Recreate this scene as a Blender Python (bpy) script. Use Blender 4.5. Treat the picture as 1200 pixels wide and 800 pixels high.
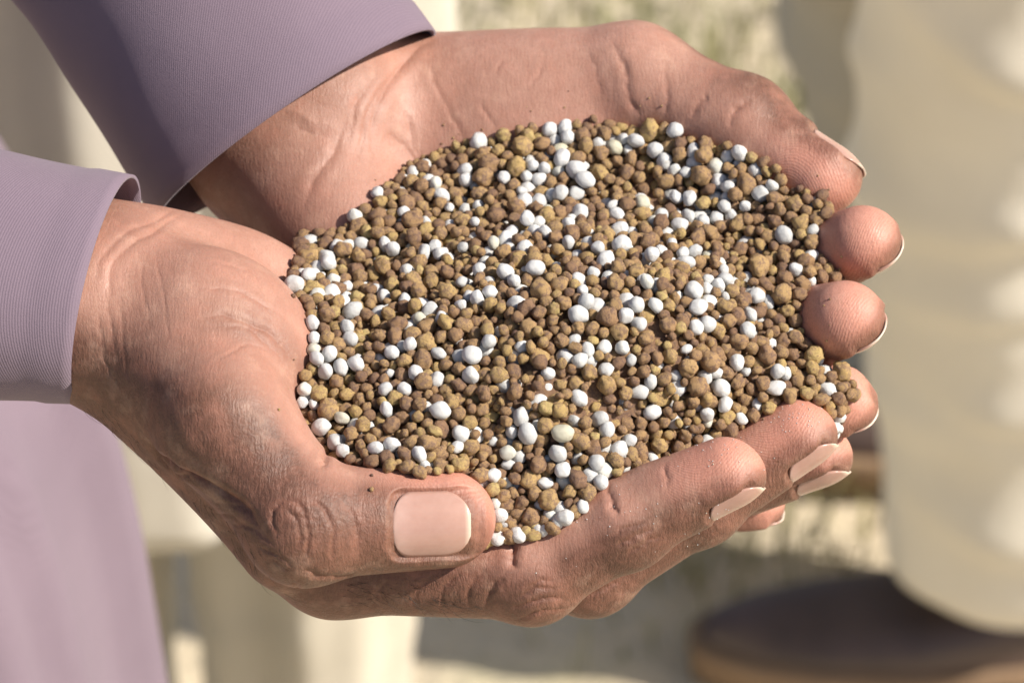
import bpy, math, random
import numpy as np
from mathutils import Vector
from mathutils.bvhtree import BVHTree

for o in list(bpy.data.objects):
    bpy.data.objects.remove(o, do_unlink=True)
SC = bpy.context.scene
COL = SC.collection

# ---------------------------------------------------------------- camera
PITCH = math.radians(42.0)
SP, CP = math.sin(PITCH), math.cos(PITCH)
TZ = 1.05                       # height of the hands above the ground (m)
DIST = 0.9                      # lens to hands (m)
MMPX = 0.187                    # millimetres per photo pixel in the plane of focus
cam_d = bpy.data.cameras.new("camera")
cam = bpy.data.objects.new("camera", cam_d)
COL.objects.link(cam)
cam.location = (0, -DIST * CP, TZ + DIST * SP)
cam.rotation_euler = (math.radians(90) - PITCH, 0, 0)
cam_d.sensor_width = 36.0
cam_d.lens = 36.0 * DIST * 1000 / (1200 * MMPX)
cam_d.clip_start = 0.05
cam_d.clip_end = 200
cam_d.dof.use_dof = True
cam_d.dof.focus_distance = 0.885
cam_d.dof.aperture_fstop = 20.0
SC.camera = cam

# ---------------------------------------------------------------- light
SUN_TO = Vector((0.71, -0.15, 0.69)).normalized()     # towards the sun: high, from the right
elev = math.asin(SUN_TO.z)
azim = math.atan2(SUN_TO.x, SUN_TO.y)                # clockwise from +Y
w = bpy.data.worlds.new("World")
SC.world = w
w.use_nodes = True
nt = w.node_tree
sky = nt.nodes.new("ShaderNodeTexSky")
sky.sky_type = 'NISHITA'
sky.sun_disc = False
sky.sun_elevation = elev
sky.sun_rotation = azim
sky.dust_density = 2.0
nt.links.new(sky.outputs[0], nt.nodes["Background"].inputs[0])
nt.nodes["Background"].inputs[1].default_value = 0.08
sun_d = bpy.data.lights.new("sun", 'SUN')
sun_d.energy = 4.8
sun_d.angle = math.radians(0.53)
sun_d.color = (1.0, 0.94, 0.85)
sun = bpy.data.objects.new("sun", sun_d)
COL.objects.link(sun)
sun.location = (2, 0, 4)
sun.rotation_euler = (-SUN_TO).to_track_quat('-Z', 'Y').to_euler()
SC.view_settings.view_transform = 'Standard'
SC.view_settings.look = 'None'
SC.view_settings.gamma = 1.0
SC.view_settings.use_curve_mapping = False
SC.view_settings.exposure = 0.5
SC.cycles.max_bounces = 8
SC.cycles.use_denoising = True

# ---------------------------------------------------------------- measuring helpers
# local frame of the hands: millimetres from the point the lens is aimed at, x right, y away, z up
T = np.array([0.0, 0.0, TZ])
D_MM = DIST * 1000


def P(px, py, z):
    """local mm point seen at photo pixel (px, py) that lies at local height z (mm)"""
    u = (px - 600) * MMPX / D_MM
    v = (400 - py) * MMPX / D_MM
    # ray: cam + t * (u*right + v*up + fwd)
    cz = D_MM * SP
    dz = v * CP - SP
    t = (z - cz) / dz
    return np.array([t * u, -D_MM * CP + t * (v * SP + CP), z])


def G(px, py, h=0.0):
    """world metre point at photo pixel that lies at height h above the ground"""
    p = P(px, py, (h - TZ) * 1000)
    return np.array([p[0] / 1000, p[1] / 1000, h])


def pix(p):
    """photo pixel of a local mm point"""
    p = np.asarray(p, float)
    q = p - np.array([0, -D_MM * CP, D_MM * SP])
    dep = q[..., 1] * CP - q[..., 2] * SP
    up = q[..., 1] * SP + q[..., 2] * CP
    return np.stack([600 + q[..., 0] / dep * D_MM / MMPX, 400 - up / dep * D_MM / MMPX], -1)


def mesh_obj(name, verts, faces, mat=None, parent=None, smooth=True):
    me = bpy.data.meshes.new(name)
    me.from_pydata([tuple(v) for v in verts], [], [tuple(int(i) for i in f) for f in faces])
    if smooth:
        me.polygons.foreach_set("use_smooth", [True] * len(me.polygons))
    me.update()
    if mat:
        me.materials.append(mat)
    o = bpy.data.objects.new(name, me)
    COL.objects.link(o)
    if parent:
        o.parent = parent
        o.location = -parent.location
    return o


def empty(name, loc):
    o = bpy.data.objects.new(name, None)
    COL.objects.link(o)
    o.location = loc
    return o


def tag(o, label=None, cat=None, group=None, kind=None):
    if label: o["label"] = label
    if cat: o["category"] = cat
    if group: o["group"] = group
    if kind: o["kind"] = kind
    return o


def W(pts):
    """local mm -> world metres"""
    return np.asarray(pts) / 1000.0 + T


# ---------------------------------------------------------------- material helpers
class NB:
    def __init__(self, name):
        self.m = bpy.data.materials.new(name)
        self.m.use_nodes = True
        self.nt = self.m.node_tree
        self.b = self.nt.nodes["Principled BSDF"]

    def n(self, t, **kw):
        nd = self.nt.nodes.new(t)
        for k, v in kw.items():
            if k in nd.inputs.keys():
                nd.inputs[k].default_value = v
            else:
                setattr(nd, k, v)
        return nd

    def l(self, a, b):
        self.nt.links.new(a, b)

    def coord(self, kind="Object"):
        return self.n("ShaderNodeTexCoord").outputs[kind]

    def noise(self, vec, scale, detail=4, rough=0.55, out="Fac", **kw):
        nd = self.n("ShaderNodeTexNoise", Scale=scale, Detail=detail, Roughness=rough, **kw)
        self.l(vec, nd.inputs["Vector"])
        return nd.outputs[out]

    def ramp(self, fac, stops):
        r = self.n("ShaderNodeValToRGB")
        e = r.color_ramp.elements
        while len(e) < len(stops):
            e.new(0.5)
        for i, (p, c) in enumerate(stops):
            e[i].position = p
            e[i].color = (*c, 1) if len(c) == 3 else c
        self.l(fac, r.inputs[0])
        return r.outputs[0]

    def mix(self, fac, a, b, blend='MIX'):
        nd = self.n("ShaderNodeMix", data_type='RGBA', blend_type=blend)
        for s, v in ((nd.inputs[0], fac), (nd.inputs[6], a), (nd.inputs[7], b)):
            if hasattr(v, "links"):
                self.l(v, s)
            elif isinstance(v, (int, float)):
                s.default_value = v
            else:
                s.default_value = (*v, 1)
        return nd.outputs[2]

    def math(self, op, a, b=0.0, clamp=False):
        nd = self.n("ShaderNodeMath", operation=op, use_clamp=clamp)
        for s, v in ((nd.inputs[0], a), (nd.inputs[1], b)):
            if hasattr(v, "links"):
                self.l(v, s)
            else:
                s.default_value = v
        return nd.outputs[0]

    def attr(self, name, out="Fac"):
        return self.n("ShaderNodeAttribute", attribute_name=name).outputs[out]

    def bump(self, h, strength, dist, normal=None):
        nd = self.n("ShaderNodeBump", Strength=strength, Distance=dist)
        self.l(h, nd.inputs["Height"])
        if normal is not None:
            self.l(normal, nd.inputs["Normal"])
        return nd.outputs[0]

    def mapping(self, vec, scale=(1, 1, 1), rot=(0, 0, 0)):
        nd = self.n("ShaderNodeMapping")
        nd.inputs["Scale"].default_value = scale
        nd.inputs["Rotation"].default_value = rot
        self.l(vec, nd.inputs["Vector"])
        return nd.outputs[0]

# ================================================================ materials
def skin_material():
    b = NB("skin")
    co = b.coord()
    dors, tip, crease = b.attr("dorsal"), b.attr("tip"), b.attr("crease")
    big = b.noise(co, 45, 3)
    mid = b.noise(co, 260, 5, 0.6)
    fine = b.noise(co, 1400, 3, 0.6)
    palm = b.ramp(big, [(0.3, (0.575, 0.298, 0.218)), (0.7, (0.66, 0.375, 0.285))])
    back = b.ramp(big, [(0.3, (0.115, 0.052, 0.034)), (0.7, (0.165, 0.077, 0.050))])  # brown of the back, with the underside's shade painted in
    mot = b.math('MULTIPLY_ADD', b.math('SUBTRACT', mid, 0.5), 0.5)
    dd = b.math('ADD', dors, mot, clamp=True)
    c = b.mix(dd, palm, back)
    c = b.mix(b.math('MULTIPLY', tip, 0.55), c, (0.66, 0.285, 0.205))
    c = b.mix(b.math('MULTIPLY', b.math('SUBTRACT', mid, 0.48, clamp=True), 0.7, clamp=True), c, (0.58, 0.27, 0.185))
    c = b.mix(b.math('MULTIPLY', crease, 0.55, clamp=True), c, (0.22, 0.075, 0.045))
    # mottling: blood near the surface, paler islands, pores
    blot = b.noise(co, 120, 4, 0.65)
    c = b.mix(b.ramp(blot, [(0.50, (0, 0, 0)), (0.75, (0.28, 0.28, 0.28))]), c, (0.53, 0.235, 0.165))
    c = b.mix(b.ramp(blot, [(0.28, (0.25, 0.25, 0.25)), (0.45, (0, 0, 0))]), c, (0.64, 0.41, 0.30))
    c = b.mix(b.math('MULTIPLY', b.math('GREATER_THAN', fine, 0.63), 0.22), c, (0.24, 0.11, 0.075))
    col_in = c
    b.b.inputs["Subsurface Weight"].default_value = 0.16
    b.b.inputs["Subsurface Radius"].default_value = (1.0, 0.38, 0.2)
    b.b.inputs["Subsurface Scale"].default_value = 0.0018
    b.b.inputs["Specular IOR Level"].default_value = 0.38
    r = b.math('MULTIPLY_ADD', mid, 0.25)
    r.node.inputs[2].default_value = 0.40
    b.l(r, b.b.inputs["Roughness"])
    # skin relief: fine cells, coarser furrows, stronger on the back of the hand
    warp = b.noise(co, 300, 2, out="Color")
    wv = b.n("ShaderNodeVectorMath", operation='MULTIPLY_ADD')
    b.l(warp, wv.inputs[0]); wv.inputs[1].default_value = (0.0016,) * 3; b.l(co, wv.inputs[2])
    vo = b.n("ShaderNodeTexVoronoi", feature='DISTANCE_TO_EDGE', Scale=1250)
    b.l(b.mapping(wv.outputs[0], (1.5, 0.8, 0.8), (0.0, 0.3, 0.4)), vo.inputs["Vector"])
    cells = b.math('SMOOTH_MIN', vo.outputs["Distance"], 0.22)
    furrow = b.noise(b.mapping(wv.outputs[0], (3.2, 0.6, 0.8), (0.0, 0.25, 0.45)), 560, 3, 0.6)
    fur2 = b.noise(b.mapping(wv.outputs[0], (0.8, 2.6, 1.2), (0.4, 0.1, 0.3)), 520, 3, 0.6)
    h = b.math('ADD', b.math('MULTIPLY', cells, 0.7), b.math('MULTIPLY', furrow, 1.1))
    h = b.math('ADD', h, b.math('MULTIPLY', fur2, 0.5))
    h = b.math('ADD', h, b.math('MULTIPLY', fine, 0.3))
    # finger-print ridges on the pads
    rg = b.math('SINE', b.math('ADD', b.math('MULTIPLY', b.attr('ridge'), 11.5), b.math('MULTIPLY', b.noise(co, 160, 2), 9.0)))
    h = b.math('ADD', h, b.math('MULTIPLY', b.math('MULTIPLY', rg, tip), 0.15))
    s = b.math('MULTIPLY_ADD', dors, 0.26)
    s.node.inputs[2].default_value = 0.22
    # the fine furrows hold darker skin
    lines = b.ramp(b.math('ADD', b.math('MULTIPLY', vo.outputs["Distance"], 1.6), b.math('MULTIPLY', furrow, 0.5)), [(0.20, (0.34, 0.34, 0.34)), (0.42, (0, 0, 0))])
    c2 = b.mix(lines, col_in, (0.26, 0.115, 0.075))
    b.l(c2, b.b.inputs["Base Color"])
    bn = b.n("ShaderNodeBump", Distance=0.0006)
    b.l(s, bn.inputs["Strength"]); b.l(h, bn.inputs["Height"])
    b.l(bn.outputs[0], b.b.inputs["Normal"])
    return b.m


def nail_material():
    b = NB("nail")
    t = b.attr("t")
    c = b.ramp(t, [(0.0, (0.43, 0.270, 0.222)), (0.16, (0.42, 0.252, 0.205)), (0.30, (0.39, 0.220, 0.172)), (0.92, (0.40, 0.225, 0.172)), (0.96, (0.52, 0.39, 0.30)), (1.0, (0.56, 0.46, 0.37))])
    co = b.coord()
    c = b.mix(b.math('MULTIPLY', b.noise(co, 500, 3), 0.25), c, (0.72, 0.50, 0.42))
    b.l(c, b.b.inputs["Base Color"])
    b.b.inputs["Roughness"].default_value = 0.24
    b.b.inputs["Specular IOR Level"].default_value = 0.5
    b.b.inputs["Subsurface Weight"].default_value = 0.15
    b.b.inputs["Subsurface Radius"].default_value = (1, .5, .4)
    b.b.inputs["Subsurface Scale"].default_value = 0.0012
    rid = b.n("ShaderNodeTexNoise", Scale=1.0, Detail=2)
    uvw = b.n("ShaderNodeCombineXYZ")
    b.l(b.math('MULTIPLY', b.attr("v"), 26.0), uvw.inputs[0]); b.l(b.math('MULTIPLY', t, 0.8), uvw.inputs[1])
    b.l(uvw.outputs[0], rid.inputs["Vector"])
    b.l(b.bump(rid.outputs["Fac"], 0.12, 0.0002), b.b.inputs["Normal"])
    return b.m


def cloth_material(name, c0, c1, weave=2200.0, bump=0.3, rough=0.85, sheen=0.15, big=14.0, blotch=0.0):
    b = NB(name)
    co = b.coord()
    c = b.ramp(b.noise(co, big, 4), [(0.3, c0), (0.7, c1)])
    # twill: fine slanting ribs, broken up by uneven yarn
    wv = b.n("ShaderNodeTexWave", Scale=weave * 0.30, Distortion=1.5, Detail=2.0)
    wv.inputs["Detail Scale"].default_value = 3.0
    b.l(b.mapping(co, (1, 0.9, 0.75), (0.35, 0.2, 0.6)), wv.inputs["Vector"])
    th1 = b.noise(b.mapping(co, (0.35, 0.35, 2.2), (0.5, 0.15, 0.75)), weave * 1.5, 2, 0.5)
    fib = b.math('ADD', b.math('MULTIPLY', wv.outputs["Fac"], 0.7), th1)
    k = b.ramp(b.math('MULTIPLY', fib, 0.6), [(0.30, (0, 0, 0)), (0.75, (1, 1, 1))])
    c = b.mix(b.math('MULTIPLY', k, 0.16), c, tuple(min(1, x * 1.4) for x in c1))
    b.l(c, b.b.inputs["Base Color"])
    b.b.inputs["Roughness"].default_value = rough
    b.b.inputs["Specular IOR Level"].default_value = 0.2
    b.b.inputs["Sheen Weight"].default_value = sheen
    b.l(b.bump(b.math('ADD', b.math('MULTIPLY', fib, 0.45), b.math('MULTIPLY', b.noise(co, 35, 3, 0.45), 6.0)), bump, 0.0007), b.b.inputs["Normal"])
    return b.m


def granule_material(name, scale, white=False):
    b = NB(name)
    # every granule carries its own shade (object property on single ones, attribute on the mass)
    t = b.math('ADD', b.n("ShaderNodeAttribute", attribute_name="tint", attribute_type='OBJECT').outputs["Fac"],
               b.n("ShaderNodeAttribute", attribute_name="tint", attribute_type='GEOMETRY').outputs["Fac"])
    co = b.coord()

    def n4(sc, det, ro):
        nd = b.n("ShaderNodeTexNoise", noise_dimensions='4D', Scale=sc, Detail=det, Roughness=ro)
        b.l(co, nd.inputs["Vector"]); b.l(b.math('MULTIPLY', t, 41.0), nd.inputs["W"])
        return nd.outputs["Fac"]
    a, f = n4(1.5 * scale, 4, 0.65), n4(5.5 * scale, 4, 0.75)
    if white:
        c = b.ramp(t, [(0.0, (0.50, 0.495, 0.48)), (0.3, (0.60, 0.593, 0.575)), (0.85, (0.665, 0.655, 0.635)), (0.95, (0.62, 0.61, 0.55)), (1.0, (0.52, 0.48, 0.34))])
        c = b.mix(b.math('MULTIPLY', b.math('SUBTRACT', f, 0.54, clamp=True), 1.8, clamp=True), c, (0.50, 0.46, 0.38))
        c = b.mix(b.ramp(a, [(0.60, (0, 0, 0)), (0.75, (0.5, 0.5, 0.5))]), c, (0.50, 0.42, 0.30))
        b.b.inputs["Roughness"].default_value = 0.62
        b.b.inputs["Subsurface Weight"].default_value = 0.0
        bs = 0.45
    else:
        base = b.ramp(t, [(0.0, (0.30, 0.175, 0.105)), (0.25, (0.43, 0.260, 0.132)), (0.6, (0.52, 0.335, 0.152)), (0.85, (0.58, 0.400, 0.160)), (1.0, (0.64, 0.495, 0.21))])
        crust = b.ramp(t, [(0.0, (0.18, 0.110, 0.085)), (0.6, (0.27, 0.168, 0.120)), (1.0, (0.42, 0.262, 0.14))])
        k = b.ramp(b.math('ADD', a, b.math('MULTIPLY', b.math('SUBTRACT', f, 0.5), 0.7)), [(0.47, (0, 0, 0)), (0.59, (1, 1, 1))])
        c = b.mix(b.math('MULTIPLY', k, 0.85), base, crust)
        c = b.mix(b.math('MULTIPLY', b.math('SUBTRACT', f, 0.58, clamp=True), 1.6, clamp=True), c, (0.10, 0.06, 0.045))
        b.b.inputs["Roughness"].default_value = 0.7
        bs = 0.85
    b.b.inputs["Specular IOR Level"].default_value = 0.3
    b.l(c, b.b.inputs["Base Color"])
    b.l(b.bump(b.math('ADD', f, b.math('MULTIPLY', a, 0.5)), bs, 0.0011), b.b.inputs["Normal"])
    return b.m


def ground_material():
    b = NB("dry_ground")
    co = b.coord()
    n1, n2, n3 = b.noise(co, 2.2, 5), b.noise(co, 14, 5, 0.65), b.noise(co, 90, 4, 0.7)
    c = b.ramp(n2, [(0.3, (0.52, 0.43, 0.30)), (0.7, (0.68, 0.58, 0.42))])
    c = b.mix(b.math('MULTIPLY', b.math('GREATER_THAN', n3, 0.6), 0.35), c, (0.25, 0.21, 0.12))
    c = b.mix(b.ramp(n1, [(0.5, (0, 0, 0)), (0.66, (0.75, 0.75, 0.75))]), c, (0.27, 0.27, 0.12))
    b.l(c, b.b.inputs["Base Color"])
    b.b.inputs["Roughness"].default_value = 0.95
    b.l(b.bump(b.math('ADD', n2, b.math('MULTIPLY', n3, 0.5)), 0.6, 0.02), b.b.inputs["Normal"])
    return b.m


def leather_material():
    b = NB("dark_leather")
    co = b.coord()
    c = b.ramp(b.noise(co, 20, 4), [(0.3, (0.065, 0.042, 0.035)), (0.7, (0.11, 0.072, 0.06))])
    b.l(c, b.b.inputs["Base Color"])
    b.b.inputs["Roughness"].default_value = 0.42
    b.l(b.bump(b.noise(co, 300, 3), 0.2, 0.001), b.b.inputs["Normal"])
    return b.m


M_SKIN, M_NAIL = skin_material(), nail_material()
M_LILAC = cloth_material("lilac_cotton", (0.165, 0.121, 0.153), (0.197, 0.147, 0.182))
M_CREAM = cloth_material("cream_cotton", (0.70, 0.635, 0.525), (0.77, 0.705, 0.59), weave=700)
M_WHITE = cloth_material("white_cotton", (0.49, 0.45, 0.38), (0.56, 0.52, 0.44), weave=700)
M_CREAM_SHADED = cloth_material("cream_cotton_shaded", (0.43, 0.385, 0.305), (0.50, 0.45, 0.36), weave=700)  # cream trousers with shade put into the colour, for the dimmer legs
M_THREAD = cloth_material("lilac_thread", (0.20, 0.14, 0.22), (0.26, 0.18, 0.28))
M_LEATHER = leather_material()
M_SOLE = cloth_material("brown_rubber", (0.20, 0.13, 0.08), (0.27, 0.18, 0.11), weave=200, sheen=0)
M_SLIPPER = cloth_material("pale_blue_rubber", (0.40, 0.50, 0.56), (0.48, 0.58, 0.64), weave=200, sheen=0, rough=0.6)
M_GROUND = ground_material()

# ================================================================ the ground
def make_ground():
    n = 90
    rng = np.random.default_rng(5)
    xs = np.concatenate([np.linspace(-30, -1.6, 12)[:-1], np.linspace(-1.6, 1.6, n), np.linspace(1.6, 30, 12)[1:]])
    ys = np.concatenate([np.linspace(-12, -0.8, 8)[:-1], np.linspace(-0.8, 3.2, n), np.linspace(3.2, 60, 14)[1:]])
    X, Y = np.meshgrid(xs, ys, indexing='ij')
    Z = np.zeros_like(X)
    for k in range(26):
        a, f, ph = rng.uniform(0, 6.28), rng.uniform(3, 26), rng.uniform(0, 6.28)
        Z += 0.016 / f * np.sin(f * (X * math.cos(a) + Y * math.sin(a)) + ph)
    V = np.stack([X, Y, Z - 0.008], -1).reshape(-1, 3)
    nx, ny = X.shape
    F = [(i * ny + j, (i + 1) * ny + j, (i + 1) * ny + j + 1, i * ny + j + 1) for i in range(nx - 1) for j in range(ny - 1)]
    o = mesh_obj("ground", V, F, M_GROUND)
    tag(o, "dry sandy ground with sparse grass, blurred behind the hands", kind="structure")


def make_grass():
    rng = np.random.default_rng(8)
    V, F = [], []
    spots = [(G(760, 40), 0.10, 260), (G(880, 90), 0.09, 240), (G(640, 5), 0.08, 150), (G(890, 150), 0.05, 90),
             (G(840, 650), 0.05, 90), (G(1010, 640), 0.05, 90), (G(720, 620), 0.04, 40)]
    for c, sp, cnt in spots:
        for k in range(cnt):
            x, y = c[0] + rng.normal() * sp, c[1] + rng.normal() * sp
            h, wd = rng.uniform(0.008, 0.032), rng.uniform(0.0008, 0.002)
            a, le = rng.uniform(0, 6.28), rng.uniform(0.0, 0.03)
            dx, dy = math.cos(a), math.sin(a)
            i = len(V)
            V += [(x - dy * wd, y + dx * wd, -0.006), (x + dy * wd, y - dx * wd, -0.006), (x + dx * le * .4 + dy * wd * .7, y + dy * le * .4 - dx * wd * .7, h * .65), (x + dx * le * .4 - dy * wd * .7, y + dy * le * .4 + dx * wd * .7, h * .65), (x + dx * le, y + dy * le, h)]
            F += [(i, i + 1, i + 2, i + 3), (i + 3, i + 2, i + 4)]
    b = NB("dry_grass")
    c = b.ramp(b.noise(b.coord(), 12, 3), [(0.35, (0.16, 0.17, 0.06)), (0.65, (0.34, 0.29, 0.13))])
    b.l(c, b.b.inputs["Base Color"])
    b.b.inputs["Roughness"].default_value = 0.8
    o = mesh_obj("grass", V, F, b.m)
    tag(o, "sparse dry green grass tufts on the sandy ground", "grass", kind="stuff")


def tube(rings, m=72, wr=None, seed=0):
    """rings: list of (centre xyz, rx, ry[, axis u, axis v]); wr(theta, s, ring index) -> radial offset factor"""
    V, F = [], []
    for i, R in enumerate(rings):
        c, rx, ry = np.asarray(R[0], float), R[1], R[2]
        u = np.asarray(R[3] if len(R) > 3 else (1, 0, 0), float)
        v = np.asarray(R[4] if len(R) > 4 else (0, 1, 0), float)
        s = i / (len(rings) - 1)
        for j in range(m):
            th = 2 * math.pi * j / m
            k = 1 + (wr(th, s, i) if wr else 0)
            V.append(c + u * (rx * k * math.cos(th)) + v * (ry * k * math.sin(th)))
    for i in range(len(rings) - 1):
        for j in range(m):
            a, b2 = i * m + j, i * m + (j + 1) % m
            F.append((a, b2, b2 + m, a + m))
    return V, F


def interp_rings(keys, n):
    """keys: list of (s, values...) -> n interpolated rows (smooth)"""
    s = np.array([k[0] for k in keys], float)
    A = np.array([np.concatenate([np.ravel(x) for x in k[1:]]) for k in keys], float)
    out = []
    for t in np.linspace(s[0], s[-1], n):
        i = min(max(np.searchsorted(s, t) - 1, 0), len(s) - 2)
        x = (t - s[i]) / (s[i + 1] - s[i])

        def tang(j):
            if j == 0: return (A[1] - A[0]) / (s[1] - s[0])
            if j == len(s) - 1: return (A[-1] - A[-2]) / (s[-1] - s[-2])
            return (A[j + 1] - A[j - 1]) / (s[j + 1] - s[j - 1])
        h = s[i + 1] - s[i]
        m0, m1 = tang(i) * h, tang(i + 1) * h
        out.append((2 * x ** 3 - 3 * x ** 2 + 1) * A[i] + (x ** 3 - 2 * x ** 2 + x) * m0 + (-2 * x ** 3 + 3 * x ** 2) * A[i + 1] + (x ** 3 - x ** 2) * m1)
    return out


def solidify(o, t):
    m = o.modifiers.new("thickness", 'SOLIDIFY')
    m.thickness = t
    m.offset = -1
    return o


FOLDS = [(0.50, -1.1, 0.03, 0.016, 0.8), (0.455, -1.9, -0.035, 0.015, 0.9), (0.425, -0.9, 0.02, 0.014, 1.1), (0.385, -1.5, 0.03, 0.015, 1.2), (0.345, -1.0, -0.025, 0.014, 1.0),
         (0.315, -1.9, 0.02, 0.013, 0.9), (0.275, -1.2, 0.035, 0.016, 1.1), (0.225, -1.6, -0.02, 0.015, 0.8), (0.175, -1.0, 0.02, 0.014, 1.0), (0.135, -1.8, -0.015, 0.014, 0.9), (0.105, -1.2, 0.01, 0.012, 1.0),
         (0.40, 1.6, 0.02, 0.016, 1.0), (0.33, 2.4, 0.02, 0.016, 1.0), (0.27, 1.2, -0.02, 0.016, 1.0), (0.60, -0.7, 0.16, 0.02, 0.9), (0.58, -2.2, -0.1, 0.02, 0.7)]


def trouser_leg(parent, keys, seed, mat, hfold=0.05, vfold=0.04, label=None, saw=0.0):
    """keys: (height, x, y, rx, ry)"""
    rng = np.random.default_rng(seed)
    rows = interp_rings(sorted((k[0], k[0:5]) for k in keys), 90)
    ph = rng.uniform(0, 6.28, 12)
    z0, z1 = rows[0][0], rows[-1][0]

    def wr(th, s, i):
        z = z0 + s * (z1 - z0)
        low = math.exp(-((z - z0 - 0.16) / 0.22) ** 2)
        f = hfold * low * ((1 - 2 * abs(math.sin(z * 42 + 0.9 * math.sin(th + ph[0]) + ph[1])) ** 0.8) * 0.6 + math.sin(z * 120 + 2.2 * math.sin(th * 1 + ph[2])) * 0.3)
        f += vfold * (0.5 + 0.5 * s) * (0.6 * math.sin(5 * th + ph[3] + 2 * z) + 0.4 * math.sin(9 * th + ph[4] - 4 * z))
        if saw:                           # cloth sagging in overlapping rolls, each with its own slant and reach
            for k, (zc, thc, tl, wd, am) in enumerate(FOLDS):
                dth = (th - thc - 0.13 * seed + math.pi) % (2 * math.pi) - math.pi
                dz = z - zc - tl * dth
                wz = wd * (0.55 if dz < 0 else 1.5)
                f += saw * am * math.exp(-(dz / wz) ** 2) * math.exp(-(dth / 1.05) ** 2)
        f += 0.4 * hfold * math.sin(z * 40 + 2 * math.sin(th + ph[5]))
        return f
    V, F = tube([((r[1], r[2], r[0]), r[3], r[4]) for r in rows], 96, wr)
    o = mesh_obj("trouser_leg", V, F, mat, parent)
    if label: o["label"] = label
    return solidify(o, 0.002)


def shoe(parent, toe, heel, z0, mat, sole_mat, wmax=0.05, height=0.065):
    """slip-on shoe from toe to heel (xy), upper + sole + welt"""
    toe, heel = np.asarray(toe, float), np.asarray(heel, float)
    L = np.linalg.norm(heel - toe)
    ax = (heel - toe) / L
    sd = np.array([-ax[1], ax[0]])
    S = np.array([0, .03, .10, .22, .38, .55, .72, .88, .97, 1.0])
    Wd = np.array([.16, .40, .66, .90, 1.0, .90, .76, .72, .60, .35]) * wmax
    H = np.array([.25, .42, .52, .60, .74, .98, 1.12, 1.15, 1.10, .85]) * height
    n, m = 40, 28
    V, F, sv = [], [], []
    for i, t in enumerate(np.linspace(0, 1, n)):
        wd, h = np.interp(t, S, Wd), np.interp(t, S, H)
        c = toe + ax * L * t
        for j in range(m):
            a = math.pi * j / (m - 1)
            k = math.copysign(abs(math.cos(a)) ** 0.72, math.cos(a))
            V.append((*(c + sd * wd * k), z0 + 0.022 + h * abs(math.sin(a)) ** 0.8))
    for i in range(n - 1):
        for j in range(m - 1):
            F.append((i * m + j, i * m + j + 1, (i + 1) * m + j + 1, (i + 1) * m + j))
    F.append(tuple(range(m))); F.append(tuple(reversed(range((n - 1) * m, n * m))))
    up = mesh_obj("shoe", V, F, mat, parent)
    V, F = [], []
    lv = [(0, .96), (0.004, 1.04), (0.016, 1.06), (0.022, 1.05), (0.0235, 1.0)]
    loop = []
    ts = np.linspace(0, 1, n)
    for t in ts: loop.append((t, 1))
    for t in ts[::-1]: loop.append((t, -1))
    q = len(loop)
    for z, k in lv:
        for t, sg in loop:
            c = toe + ax * (L * t + (t - .5) * 0.012 * (k))
            V.append((*(c + sd * sg * (np.interp(t, S, Wd) * k + 0.003)), z0 + z))
    for i in range(len(lv) - 1):
        for j in range(q):
            F.append((i * q + j, i * q + (j + 1) % q, (i + 1) * q + (j + 1) % q, (i + 1) * q + j))
    F.append(tuple(reversed(range(q)))); F.append(tuple(range((len(lv) - 1) * q, len(lv) * q)))
    so = mesh_obj("sole", V, F, sole_mat)
    so.parent = up
    return up


make_ground()
make_grass()

# bystander on the right: two trouser legs and leather shoes
pr = tag(empty("person", (0.30, 0.95, 0)), "bystander in cream trousers and dark leather shoes, blurred at the right", "person")
trouser_leg(pr, [(0.080, .276, .910, .074, .062), (0.15, .276, .91, .080, .064), (0.25, .266, .91, .086, .068), (0.40, .254, .905, .084, .070),
                 (0.60, .250, .90, .088, .08), (0.85, .250, .90, .10, .09)], 3, M_CREAM, 0.03, 0.035, saw=0.135)
trouser_leg(pr, [(0.080, .262, 1.13, .074, .066), (0.15, .258, 1.13, .082, .070), (0.25, .245, 1.13, .088, .075), (0.40, .226, 1.13, .086, .08),
                 (0.60, .222, 1.12, .09, .085), (0.85, .222, 1.10, .10, .09)], 9, M_CREAM_SHADED, 0.03, 0.03, saw=0.2)  # far leg of the same trousers, its shade painted into the cloth
shoe(pr, (0.104, 0.900), (0.400, 0.912), 0.0, M_LEATHER, M_SOLE, 0.037, 0.037)
shoe(pr, (0.140, 1.065), (0.42, 1.10), 0.0, M_LEATHER, M_SOLE, 0.037, 0.037)

# bystander behind on the left: long cream tunic over wide trousers
pl = tag(empty("person", (-0.11, 0.75, 0)), "bystander in long cream tunic and wide trousers, blurred behind the lilac sleeves", "person")
rng = np.random.default_rng(4)
rows = interp_rings([(0.40, 0.40, -.160, .70, .140, .105), (0.55, 0.55, -.165, .69, .130, .105), (0.8, 0.8, -.165, .69, .125, .11), (1.1, 1.1, -.165, .70, .13, .12)], 60)


def tunic_fold(th, s, i):
    a = 1.0 - 0.5 * s
    return a * (0.11 * math.sin(7 * th + 0.8 * math.sin(3 * s)) + 0.035 * math.sin(13 * th + 2 * s + 1) + 0.02 * math.sin(23 * th + 1.3))


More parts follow.
